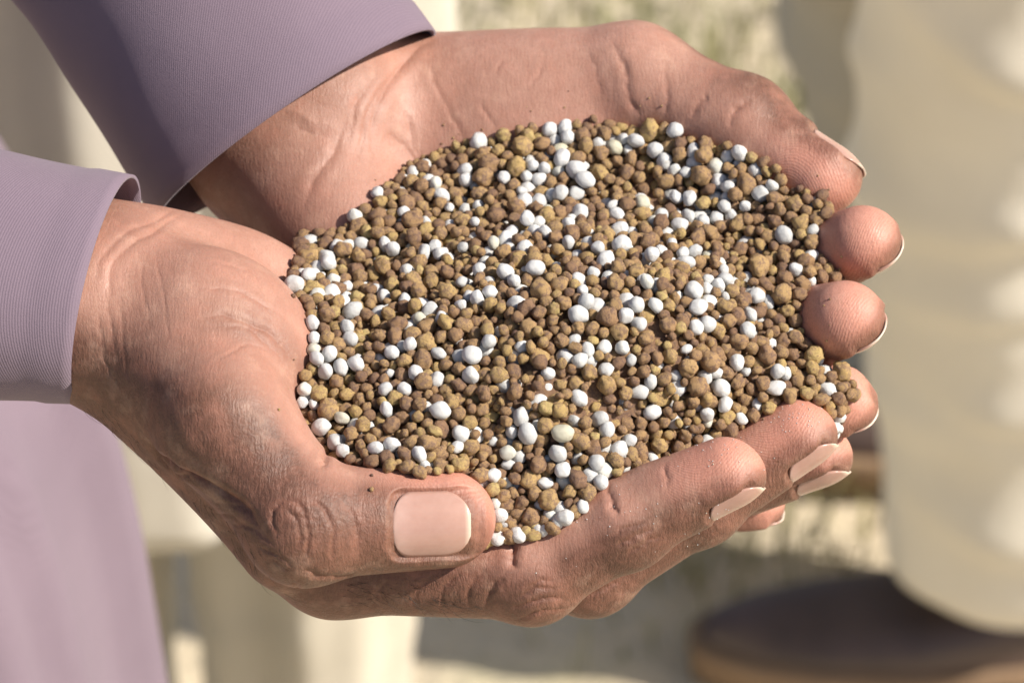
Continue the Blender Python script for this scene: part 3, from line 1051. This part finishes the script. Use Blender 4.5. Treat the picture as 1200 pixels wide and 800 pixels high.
CR_L = [
    ([(511, 44), (481, 65), (460, 92), (445, 119), (435, 146), (439, 190)], 1.2, 1.2, .55),
    ([(502, 77), (520, 119), (546, 165)], .7, .5, .4),
    ([(559, 119), (572, 136), (584, 156)], .6, .35, .35),
    ([(455, 157), (475, 173), (492, 194)], .8, .7, .8),
    ([(476, 130), (482, 160), (493, 188)], .7, .5, .5),
    ([(590, 70), (577, 90)], .5, .3, .3),
    ([(715, 48), (734, 85), (738, 118), (752, 138)], 1.0, .8, .6),
    ([(776, 72), (783, 110), (775, 142)], .8, .45, .4),
    ([(853, 148), (863, 128), (880, 118)], .9, .9, .7),
    ([(810, 138), (820, 120), (832, 112)], .9, .8, .6),
    ([(445, 80), (410, 133), (389, 182), (368, 210), (354, 248)], 1.2, .8, .5),
    ([(490, 58), (441, 113), (426, 150), (420, 190)], .9, .6, .4),
    ([(424, 104), (413, 140), (408, 172)], .7, .5, .4),
    ([(330, 120), (360, 140), (395, 150)], 2.0, -.7, 0),
    ([(345, 150), (372, 158), (400, 168)], 1.5, .6, .2),
    ([(690, 60), (700, 90), (705, 120)], .8, .3, .2),
    ([(640, 60), (632, 85), (615, 110)], .6, .25, .2),
]
HAND_R, BVH_R = build_hand(RH, CR_R, 0.66, np.array([-150., -999, -999]))
HAND_L, BVH_L = build_hand(LH, [(p_, w_, d_ * 0.6, r_ * 0.8) for p_, w_, d_, r_ in CR_L], 0.85)
HAND_R["label"] = "right hand nearest the camera, thumb across the front of the heap"
HAND_L["label"] = "left hand behind, its palm rising past the heap"


def hairs(hand, bvh, zones, seed):
    """short dark hairs growing from the back of the hand and wrist"""
    rr = np.random.default_rng(seed)
    V, F = [], []
    for (x0, y0), (x1, y1), spread, cnt, dirpx in zones:
        for k in range(cnt):
            t = rr.random()
            px, py = x0 + (x1 - x0) * t + rr.normal() * spread, y0 + (y1 - y0) * t + rr.normal() * spread
            hit = bvh.ray_cast(Vector(CAM_L), Vector(unit(P(px, py, -100.0) - CAM_L)))
            if hit[0] is None: continue
            p, nn = np.array(hit[0]), np.array(hit[1])
            d = np.array([dirpx[0], -0.669 * dirpx[1], -0.743 * dirpx[1]]) + rr.normal(0, 0.35, 3)
            d = unit(d - (d @ nn) * nn)
            L, lift, bend = rr.uniform(2.5, 6.5), rr.uniform(0.25, 0.6), rr.normal(0, 0.35)
            sd = np.cross(nn, d)
            base = len(V)
            for j in range(5):
                s_ = j / 4
                c = p + d * L * s_ + nn * L * (lift * s_ - 0.3 * s_ * s_) + sd * bend * L * s_ * s_ * 0.5
                w2 = 0.045 * (1 - 0.85 * s_)
                for a in range(3):
                    V.append(c + sd * w2 * math.cos(a * 2.094) + nn * w2 * math.sin(a * 2.094))
            for j in range(4):
                for a in range(3):
                    F.append((base + j * 3 + a, base + j * 3 + (a + 1) % 3, base + j * 3 + 3 + (a + 1) % 3, base + j * 3 + 3 + a))
    b = NB("hair")
    b.b.inputs["Base Color"].default_value = (0.02, 0.013, 0.01, 1)
    b.b.inputs["Roughness"].default_value = 0.5
    o = mesh_obj("hair", W(V), F, b.m)
    o.parent = hand
    o["kind"] = "stuff"


hairs(HAND_R, BVH_R, [((100, 462), (170, 560), 9, 60, (0.5, 0.9)), ((170, 555), (330, 680), 12, 80, (0.8, 0.5)), ((400, 690), (560, 705), 10, 70, (0.9, 0.25))], 3)

# ---- sleeves
def sleeve(keys, seed, wr_amp, hem_n=90):
    """keys: (s, centre mm, ru, rv, u axis, v axis) from the cuff edge up the arm; s in mm from the edge"""
    rng = np.random.default_rng(seed)
    ph = rng.uniform(0, 6.28, 10)
    n = 110
    rows = interp_rings(keys, n)
    smax = keys[-1][0]

    def wr(th, s, i):
        mm = s * smax
        k = wr_amp * min(1, mm / 45 + 0.12) * (0.5 * math.sin(mm * 0.075 + 1.6 * math.sin(th + ph[0]) + ph[1]) + 0.35 * math.sin(3 * th + ph[2] + mm * 0.03) + 0.25 * math.sin(5 * th + mm * 0.06 + ph[3]) + 0.15 * math.sin(mm * 0.19 + 2.4 * math.sin(2 * th + ph[4])))
        if mm < 9.0:                      # the hem is a double layer
            k += 0.016
        return k
    rings = []
    for r in rows:
        u, v = unit(r[5:8]), unit(r[8:11])
        rings.append((W(r[0:3]), r[3] / 1000, r[4] / 1000, u, v))
    V, F = tube(rings, 140, wr)
    o = mesh_obj("sleeve", V, F, M_LILAC, holder)
    solidify(o, 0.0008)
    # stitches along the hem
    V = np.array(V).reshape(n, 140, 3)
    SV, SF = [], []
    row = 1                               # one row of stitches just above the edge
    A = V[row]
    ctr = A.mean(0)
    per = 2
    axis = unit(V[row + 2].mean(0) - V[row].mean(0))
    cum = np.concatenate([[0], np.cumsum(np.linalg.norm(np.roll(A, -1, 0) - A, axis=1))])
    tot = cum[-1]
    A2 = np.vstack([A, A[:1]])

    def on(d):
        d = d % tot
        return np.array([np.interp(d, cum, A2[:, k]) for k in range(3)])
    st = 0.0026
    for k in range(int(tot / st)):
        p0, p1 = on(k * st), on(k * st + 0.0018)
        out = unit((p0 + p1) / 2 - ctr)
        d = unit(p1 - p0); e = np.cross(d, out)
        i0 = len(SV)
        for t, rad in ((0, .0001), (.3, .0003), (.7, .0003), (1, .0001)):
            c = p0 + (p1 - p0) * t + out * (0.0003 if 0 < t < 1 else 0.0)
            for a in range(5):
                an = a * 2 * math.pi / 5
                SV.append(c + out * rad * math.cos(an) + e * rad * math.sin(an))
        for a in range(3):
            for b in range(5):
                SF.append((i0 + a * 5 + b, i0 + a * 5 + (b + 1) % 5, i0 + a * 5 + 5 + (b + 1) % 5, i0 + a * 5 + 5 + b))
    s = mesh_obj("stitching", SV, SF, M_THREAD)
    s.parent = o
    return o


# near sleeve: cuff tilts so that its far side reaches further over the wrist
uN, vN = unit((0.22, 0.96, 0.16)), unit((0.03, -0.16, 0.98))
sleeve([(0, (-89, 9, 7.5), 26.3, 21.2, uN, vN), (12, (-101, 10, 8.5), 27.3, 22.2, uN, vN), (30, (-118, 11, 10), 28.8, 23.6, uN, vN), (60, (-148, 14, 13), 32, 26, unit((0.15, 0.98, 0.05)), vN),
        (120, (-207, 22, 17), 40, 33, unit((0.1, 0.99, 0)), vN), (260, (-342, 60, 30), 56, 48, unit((0.25, 0.96, 0)), unit((0.1, 0, 1)))], 11, 0.035)
# far sleeve: the forearm comes down from the upper left
cL = P(347, 149, 2)
uL, vL = unit((0.823, 0.352, 0.447)), None
vL = unit(np.cross(uL, AL)); vL = vL if vL[1] < 0 else -vL
sleeve([(0, cL, 37.8, 28.5, uL, vL), (12, cL + AL * 12, 37.6, 28.8, uL, vL), (40, cL + AL * 40, 36, 28.5, uL, vL), (90, cL + AL * 90 + np.array([-2, 0, 0]), 39, 32, uL, vL),
        (140, cL + AL * 138 + np.array([-9, 0, 0]), 43, 36, uL, vL), (300, cL + AL * 265 + np.array([-110, -10, -10]), 58, 50, unit((0.7, .6, .4)), vL)], 5, 0.055)

# ---- tunic hanging from the body at the left
rows = interp_rings([(0.42, 0.42, -.40, .27, .285, .22), (0.665, 0.665, -.40, .26, .279, .205), (0.79, .79, -.40, .26, .268, .195), (0.87, .87, -.40, .255, .240, .185),
                     (0.95, .95, -.40, .25, .205, .175), (1.05, 1.05, -.41, .25, .185, .17), (1.15, 1.15, -.42, .24, .175, .17), (1.40, 1.40, -.42, .22, .16, .19)], 70)


def robe_fold(th, s, i):
    return (1 - 0.75 * s) * (0.020 * math.sin(15 * th + 1.2 * math.sin(3 * s)) + 0.012 * math.sin(27 * th + 2 * s + 1) + 0.007 * math.sin(43 * th + 1.3))


V, F = tube([((r[1], r[2], r[0]), r[3], r[4]) for r in rows], 180, robe_fold)
solidify(mesh_obj("tunic", V, F, M_LILAC, holder), 0.0015)

# ================================================================ the heap of granules
import bmesh
from mathutils.kdtree import KDTree
RG = np.random.default_rng(12)


def ray_z(px, py):
    """height of whichever hand is seen at that photo pixel"""
    d = unit(P(px, py, -100.0) - CAM_L)
    best = None
    for b in (BVH_R, BVH_L):
        h = b.ray_cast(Vector(CAM_L), Vector(d))
        if h[0] is not None and (best is None or h[3] < best[1]):
            best = (h[0].z, h[3])
    return best[0] if best else None


RIM = [(343, 300), (362, 275), (400, 262), (430, 235), (480, 205), (530, 178), (580, 158), (640, 147), (700, 139), (760, 138), (820, 142), (872, 153),
       (920, 180), (958, 215), (982, 250), (984, 300), (975, 335), (957, 370), (955, 402), (1003, 425), (1000, 440), (966, 468), (930, 470), (880, 495), (820, 505), (770, 525), (715, 575), (650, 612),
       (598, 632), (572, 630), (566, 590), (530, 556), (470, 556), (420, 540), (372, 512), (352, 470), (347, 420), (345, 350)]
RIM_Z = {(984, 300): 2, (975, 335): 0, (957, 370): 0, (955, 402): -4, (1003, 425): -4, (1000, 440): -6, (966, 468): -8, (598, 632): -17, (572, 630): -17, (566, 590): -6, (820, 505): -8, (770, 525): -9, (650, 612): -12, (530, 556): 1, (470, 556): 2, (420, 540): 2, (372, 512): 2, (352, 470): 4}
RIM = [(x, y - 9) if (y < 240 and 420 < x < 900) else (x, y) for x, y in RIM]
rim3, zs = [], []
for q in RIM:
    z = RIM_Z.get(q)
    if z is None:
        z = ray_z(*q)
        z = 0.0 if z is None else min(max(z, -17), 16)
    rim3.append(P(q[0], q[1], z)); zs.append(round(float(z), 1))
print("rim heights", list(zip(RIM, zs)))
rim3 = np.array(rim3)
INNER = [P(650, 340, 17), P(520, 330, 14), P(780, 310, 16), P(600, 230, 9), P(760, 210, 9), P(880, 330, 7), P(480, 430, 10), P(640, 445, 11), P(800, 415, 10), P(600, 545, -4), P(690, 520, -1), P(900, 430, 1), P(430, 330, 8), P(850, 230, 8)]
ctrl = np.vstack([rim3, INNER])
_d = np.linalg.norm(ctrl[:, None, :2] - ctrl[None, :, :2], axis=2)
_k = lambda r: np.where(r > 0, r * r * np.log(r + 1e-9), 0)
_A = np.zeros((len(ctrl) + 3,) * 2)
_A[:len(ctrl), :len(ctrl)] = _k(_d) + np.eye(len(ctrl)) * 60.0
_A[:len(ctrl), len(ctrl)] = 1; _A[:len(ctrl), len(ctrl) + 1:] = ctrl[:, :2]
_A[len(ctrl):, :len(ctrl)] = _A[:len(ctrl), len(ctrl):].T
_w = np.linalg.solve(_A, np.concatenate([ctrl[:, 2], np.zeros(3)]))


def heap_z(xy):
    r = np.linalg.norm(xy[:, None, :] - ctrl[None, :, :2], axis=2)
    return _k(r) @ _w[:len(ctrl)] + _w[len(ctrl)] + xy @ _w[len(ctrl) + 1:]


poly = rim3[:, :2]


def inside(xy):
    x, y = xy[:, 0], xy[:, 1]
    c = np.zeros(len(xy), bool)
    for i in range(len(poly)):
        a, b = poly[i], poly[i - 1]
        m = ((a[1] > y) != (b[1] > y)) & (x < (b[0] - a[0]) * (y - a[1]) / (b[1] - a[1] + 1e-12) + a[0])
        c ^= m
    return c


def to_edge(xy):
    """distance to the outline and nearest outline point"""
    best = np.full(len(xy), 1e9); pt = np.zeros_like(xy)
    for i in range(len(poly)):
        a, b = poly[i - 1], poly[i]
        ab = b - a
        t = np.clip(((xy - a) @ ab) / (ab @ ab + 1e-9), 0, 1)
        q = a + t[:, None] * ab
        d = np.linalg.norm(xy - q, axis=1)
        u = d < best
        best[u] = d[u]; pt[u] = q[u]
    return best, pt


def pack():
    lo, hi = poly.min(0), poly.max(0)
    area = abs(np.sum(poly[:, 0] * np.roll(poly[:, 1], 1) - poly[:, 1] * np.roll(poly[:, 0], 1))) / 2
    print("heap area mm2", area)
    pos, rad, white = [], [], []
    for layer in range(5):
        n = int(area / 6.7)
        pts = np.zeros((0, 2))
        while len(pts) < n:
            c = RG.uniform(lo, hi, (n * 2, 2))
            pts = np.vstack([pts, c[inside(c)]])
        pts = pts[:n]
        wh = RG.random(n) < 0.19
        r = np.where(wh, np.clip(RG.normal(1.53, 0.25, n), 0.85, 2.1), np.clip(np.exp(RG.normal(0.225, 0.24, n)), 0.6, 2.3))
        z = heap_z(pts) - 1.2 - layer * 2.35 + RG.normal(0, 0.4, n)
        pos.append(np.column_stack([pts, z])); rad.append(r); white.append(wh)
    pos, rad, white = np.vstack(pos), np.concatenate(rad), np.concatenate(white)
    N = len(pos)
    pk = 1.0
    for it in range(96):
        if it % 6 == 0:
            kd = KDTree(N)
            for i, p in enumerate(pos): kd.insert(p, i)
            kd.balance()
            I, J = [], []
            for i, p in enumerate(pos):
                for _, j, d in kd.find_range(p, rad[i] + 3.6):
                    if j > i:
                        I.append(i); J.append(j)
            I, J = np.array(I), np.array(J)
        d = pos[J] - pos[I]
        L = np.linalg.norm(d, axis=1) + 1e-9
        ov = (rad[I] + rad[J]) * pk - L
        m = ov > 0
        mv = d[m] / L[m][:, None] * (ov[m] * 0.27)[:, None]
        for k in range(3):
            pos[:, k] += np.bincount(J[m], mv[:, k], N) - np.bincount(I[m], mv[:, k], N)
        pos[:, 2] -= 0.05
        top = heap_z(pos[:, :2]) - rad * 0.35 + rough
        over = pos[:, 2] - top if it > 0 else np.zeros(N)
        pos[:, 2] -= np.clip(over, 0, None) * 0.5
        low = heap_z(pos[:, :2]) - 15.0
        pos[:, 2] = np.maximum(pos[:, 2], low)
        out = ~inside(pos[:, :2])
        if out.any():
            dd, q = to_edge(pos[out, :2])
            pos[out, :2] += (q - pos[out, :2]) * 0.5
        if it % 3 == 2 or it > 86:
            for H in (RH, LH):
                s = H.at(pos)
                b = s < rad * 0.9
                if b.any():
                    pb = pos[b]; e = 0.3
                    g = np.stack([H.at(pb + np.eye(3)[k] * e) - H.at(pb - np.eye(3)[k] * e) for k in range(3)], 1)
                    g /= np.linalg.norm(g, axis=1)[:, None] + 1e-9
                    pos[b] += g * np.clip((rad[b] * 0.9 - s[b]), 0, 2.5)[:, None]
    return pos, rad, white


rough = RG.normal(0, 0.55, 200000)
_n = None


def _prep():
    global rough
    area = abs(np.sum(poly[:, 0] * np.roll(poly[:, 1], 1) - poly[:, 1] * np.roll(poly[:, 0], 1))) / 2
    rough = rough[:int(area / 6.7) * 5]


_prep()
GP, GR, GW = pack()
# drop the ones pushed far off the heap
ok = (GP[:, 2] < heap_z(GP[:, :2]) + 3.5) & (to_edge(GP[:, :2])[0] * (~inside(GP[:, :2])) < 3.0)
GP, GR, GW = GP[ok], GR[ok], GW[ok]
GT = np.clip(RG.beta(1.35, 1.45, len(GP)), 0.01, 1.0)
GT[GW] = np.clip(RG.random(GW.sum()), 0.01, 1)
NG = len(GP)


def ico(sub):
    bm = bmesh.new()
    bmesh.ops.create_icosphere(bm, subdivisions=sub, radius=1.0)
    V = np.array([v.co[:] for v in bm.verts]); F = np.array([[v.index for v in f.verts] for f in bm.faces])
    bm.free()
    return V / np.linalg.norm(V, axis=1)[:, None], F


ICO = {s: ico(s) for s in (1, 2, 3)}


def shape(dirs, seed, white):
    """radius in each direction of one lumpy granule (mean about 1)"""
    r = np.random.default_rng(seed)
    nb = 1 if white else int(r.choice([1, 1, 1, 1, 2, 2, 3]))
    out = np.zeros(len(dirs))
    for k in range(nb):
        if k == 0:
            c, q = r.normal(0, 0.06, 3), 0.92
        else:
            c = unit(r.normal(0, 1, 3)) * r.uniform(0.35, 0.62); q = r.uniform(0.42, 0.66)
        bq = dirs @ c
        disc = bq * bq - (c @ c - q * q)
        e = np.where(disc > 0, bq + np.sqrt(np.maximum(disc, 0)), 0)
        out = np.maximum(out, np.maximum(e, 0.02)) if k == 0 else np.log(np.exp(9 * out) + np.exp(9 * np.maximum(e, 0))) / 9
    for k in range(9 if white else 20):
        d = unit(r.normal(0, 1, 3)); f = r.uniform(1.2, 4.5 if white else 7.5)
        out += (0.035 if white else 0.052) / math.sqrt(f) * np.sin(f * 2 * (dirs @ d) + r.uniform(0, 6.28))
    if white:                            # prills: flat dents and drawn-out ends
        for k in range(int(r.integers(1, 5))):
            d = unit(r.normal(0, 1, 3)); h = r.uniform(0.72, 0.86)
            c = np.maximum(dirs @ d, 1e-3)
            out = np.where(h / c < out, 0.25 * out + 0.75 * h / c, out)
    st = np.array([1, 1, 1]) + r.normal(0, 0.11 if white else 0.14, 3)
    v = dirs * out[:, None] * st
    return v / np.linalg.norm(v, axis=1).mean() * 1.04


NVAR = 24
SH = {(w_, k, s): shape(ICO[s][0], 100 + k + 50 * w_, w_) for w_ in (0, 1) for k in range(NVAR) for s in (1, 2, 3)}


def rot_mats(n):
    q = RG.normal(0, 1, (n, 4)); q /= np.linalg.norm(q, axis=1)[:, None]
    w_, x, y, z = q.T
    return q, np.stack([np.stack([1 - 2 * (y * y + z * z), 2 * (x * y - z * w_), 2 * (x * z + y * w_)], -1),
                        np.stack([2 * (x * y + z * w_), 1 - 2 * (x * x + z * z), 2 * (y * z - x * w_)], -1),
                        np.stack([2 * (x * z - y * w_), 2 * (y * z + x * w_), 1 - 2 * (x * x + y * y)], -1)], 1)


GQ, GM = rot_mats(NG)
GV = RG.integers(0, NVAR, NG)

# how much of each granule the lens sees
GPX = pix(GP)
dep = (GP - CAM_L) @ np.array([0, CP, -SP])
buf = np.full((900, 1300), -1, np.int32)
for i in np.argsort(-dep):
    x, y, r = GPX[i, 0], GPX[i, 1], GR[i] / MMPX * 900 / dep[i]
    x0, x1, y0, y1 = int(x - r), int(x + r) + 2, int(y - r), int(y + r) + 2
    if x0 < 0 or y0 < 0 or x1 > 1300 or y1 > 900: continue
    yy, xx = np.mgrid[y0:y1, x0:x1]
    buf[y0:y1, x0:x1][(xx - x) ** 2 + (yy - y) ** 2 <= r * r] = i
VIS = np.bincount(buf[buf >= 0], minlength=NG)
print("granules", NG, "seen", (VIS > 20).sum(), "white seen", ((VIS > 20) & GW).sum())

M_BR1, M_BR2 = granule_material("brown_granule", 1.0), granule_material("brown_granules_mass", 700.0)
M_WH1, M_WH2 = granule_material("white_granule", 1.0, True), granule_material("white_granules_mass", 600.0, True)


def place_words(x, y):
    if y > 515 and x < 590: return "against the near thumb"
    if y > 515 and x < 700: return "in the gap between near thumb and index finger"
    if x < 400: return "at the left end against the near palm"
    if x > 940: return "at the right end among the far fingertips"
    if x > 890: return "just left of the far fingertips"
    if y < 185: return "along the back edge touching the far palm"
    if y < 235: return "one row in from the back edge by the far palm"
    if y > 455: return "along the front edge by the near " + ("thumb" if x < 600 else "index finger" if x < 800 else "fingertips")
    col = "left of centre" if x < 540 else "near the centre line" if x < 700 else "right of centre" if x < 800 else "well right of centre"
    row = "back" if y < 305 else "middle" if y < 380 else "front"
    return "in the " + row + " band of the heap, " + col


single = np.zeros(NG, bool)
for w_ in (0, 1):
    idx = np.where(GW == bool(w_))[0]
    idx = idx[np.argsort(-VIS[idx])][:300]
    idx = idx[VIS[idx] > 20]
    single[idx] = True
    meshes = []
    for k in range(NVAR):
        nm = "white_granule" if w_ else "brown_granule"
        me = bpy.data.meshes.new(nm)
        me.from_pydata([tuple(v) for v in SH[(w_, k, 3)]], [], [tuple(int(a) for a in f) for f in ICO[3][1]])
        me.polygons.foreach_set("use_smooth", [True] * len(me.polygons))
        me.materials.append(M_WH1 if w_ else M_BR1)
        meshes.append(me)
    for i in idx:
        o = bpy.data.objects.new("white_granule" if w_ else "brown_granule", meshes[GV[i]])
        COL.objects.link(o)
        o.location = W(GP[i]); o.scale = (GR[i] / 1000,) * 3
        o.rotation_mode = 'QUATERNION'; o.rotation_quaternion = GQ[i]
        o["tint"] = float(GT[i])
        where = place_words(*GPX[i])
        if w_:
            kind = ("large " if GR[i] > 1.68 else "tiny " if GR[i] < 1.28 else "mid-sized ") + ("cream-stained" if GT[i] > 0.93 else "greyish white" if GT[i] < 0.12 else "white")
            lab = kind + " smooth granule " + where
        else:
            kind = ("large " if GR[i] > 1.8 else "small ") + ("ochre" if GT[i] > 0.62 else "dark brown" if GT[i] < 0.34 else "tan brown")
            lab = kind + " lumpy granule " + where
        tag(o, lab, "granule", kind + " granules " + where)

for w_ in (0, 1):
    idx = np.where((GW == bool(w_)) & ~single)[0]
    Vs, Fs, Ts = [], [], []
    off = 0
    for i in idx:
        sub = 2 if VIS[i] > 0 else 1
        v = (SH[(w_, GV[i], sub)] @ GM[i].T) * GR[i] + GP[i]
        Vs.append(v); Fs.append(ICO[sub][1] + off); off += len(v); Ts.append(np.full(len(v), GT[i]))
    # crumbs and powder that cling to the skin around the heap
    V1, F1 = ICO[1]
    if w_:
        spots = [(RG.normal(850, 22), RG.normal(525, 14)) for _ in range(45)] + [(RG.normal(930, 20), RG.normal(488, 10)) for _ in range(45)] + [(RG.uniform(600, 860), RG.normal(600, 30)) for _ in range(50)]
    else:
        spots = []
        for _ in range(45):
            j = RG.integers(0, len(RIM)); q0, q1 = np.array(RIM[j - 1], float), np.array(RIM[j], float)
            c = q0 + (q1 - q0) * RG.random()
            o_ = unit(c - np.array([660., 360.]))
            c = c + o_ * abs(RG.normal(0, 11)) + RG.normal(0, 2, 2)
            if not (445 < c[0] < 580 and c[1] > 552): spots.append((c[0], c[1]))
    for sx, sy in spots:
        d = unit(P(sx, sy, -100.0) - CAM_L)
        hb = None
        for bv in (BVH_R, BVH_L):
            hh = bv.ray_cast(Vector(CAM_L), Vector(d))
            if hh[0] is not None and (hb is None or hh[3] < hb[3]): hb = hh
        if hb is None: continue
        r_ = RG.uniform(0.07, 0.16) if w_ else min(0.10 + RG.exponential(0.12), 0.6)
        p_ = np.array(hb[0]) + np.array(hb[1]) * r_ * 0.5
        v = (V1 * (1 + RG.normal(0, 0.14, (len(V1), 1)))) * r_ + p_
        Vs.append(v); Fs.append(F1 + off); off += len(v); Ts.append(np.full(len(v), RG.random()))
    if not w_:
        # solid filling under the loose top layers
        g = 46
        gx, gy = np.meshgrid(np.linspace(poly[:, 0].min(), poly[:, 0].max(), g), np.linspace(poly[:, 1].min(), poly[:, 1].max(), g), indexing='ij')
        q = np.column_stack([gx.ravel(), gy.ravel()])
        ins = inside(q) & (to_edge(q)[0] > 5.0)
        zt = heap_z(q) - 7.0
        zt = np.column_stack([q, zt])
        zb = zt - np.array([0, 0, 8.0])
        mp = np.full(len(q), -1); mp[ins] = np.arange(ins.sum())
        nI = ins.sum()
        fq = []
        for a in range(g - 1):
            for b in range(g - 1):
                c4 = [a * g + b, (a + 1) * g + b, (a + 1) * g + b + 1, a * g + b + 1]
                if all(mp[c] >= 0 for c in c4):
                    t4 = [mp[c] for c in c4]
                    for tri in ((0, 1, 2), (0, 2, 3)):
                        fq.append([t4[k] for k in tri]); fq.append([t4[k] + nI for k in reversed(tri)])
        Vs += [zt[ins], zb[ins]]; Fs.append(np.array(fq) + off); Ts.append(np.full(2 * nI, 0.05)); off += 2 * nI
    V, F, Tn = np.vstack(Vs), np.vstack(Fs), np.concatenate(Ts)
    nm = "white_granules" if w_ else "brown_granules"
    me = bpy.data.meshes.new(nm)
    me.vertices.add(len(V)); me.vertices.foreach_set("co", W(V).ravel())
    me.loops.add(F.size); me.loops.foreach_set("vertex_index", F.ravel().astype(np.int32))
    me.polygons.add(len(F)); me.polygons.foreach_set("loop_start", np.arange(0, F.size, 3, dtype=np.int32))
    me.polygons.foreach_set("loop_total", np.full(len(F), 3, np.int32))
    me.update(calc_edges=True); me.validate()
    me.polygons.foreach_set("use_smooth", [True] * len(me.polygons))
    at = me.attributes.new("tint", 'FLOAT', 'POINT'); at.data.foreach_set("value", Tn.astype(np.float32))
    me.materials.append(M_WH2 if w_ else M_BR2)
    o = bpy.data.objects.new(nm, me)
    COL.objects.link(o)
    tag(o, "mass of small white granules filling the cupped hands" if w_ else "mass of small brown granules filling the cupped hands", "granules", kind="stuff")
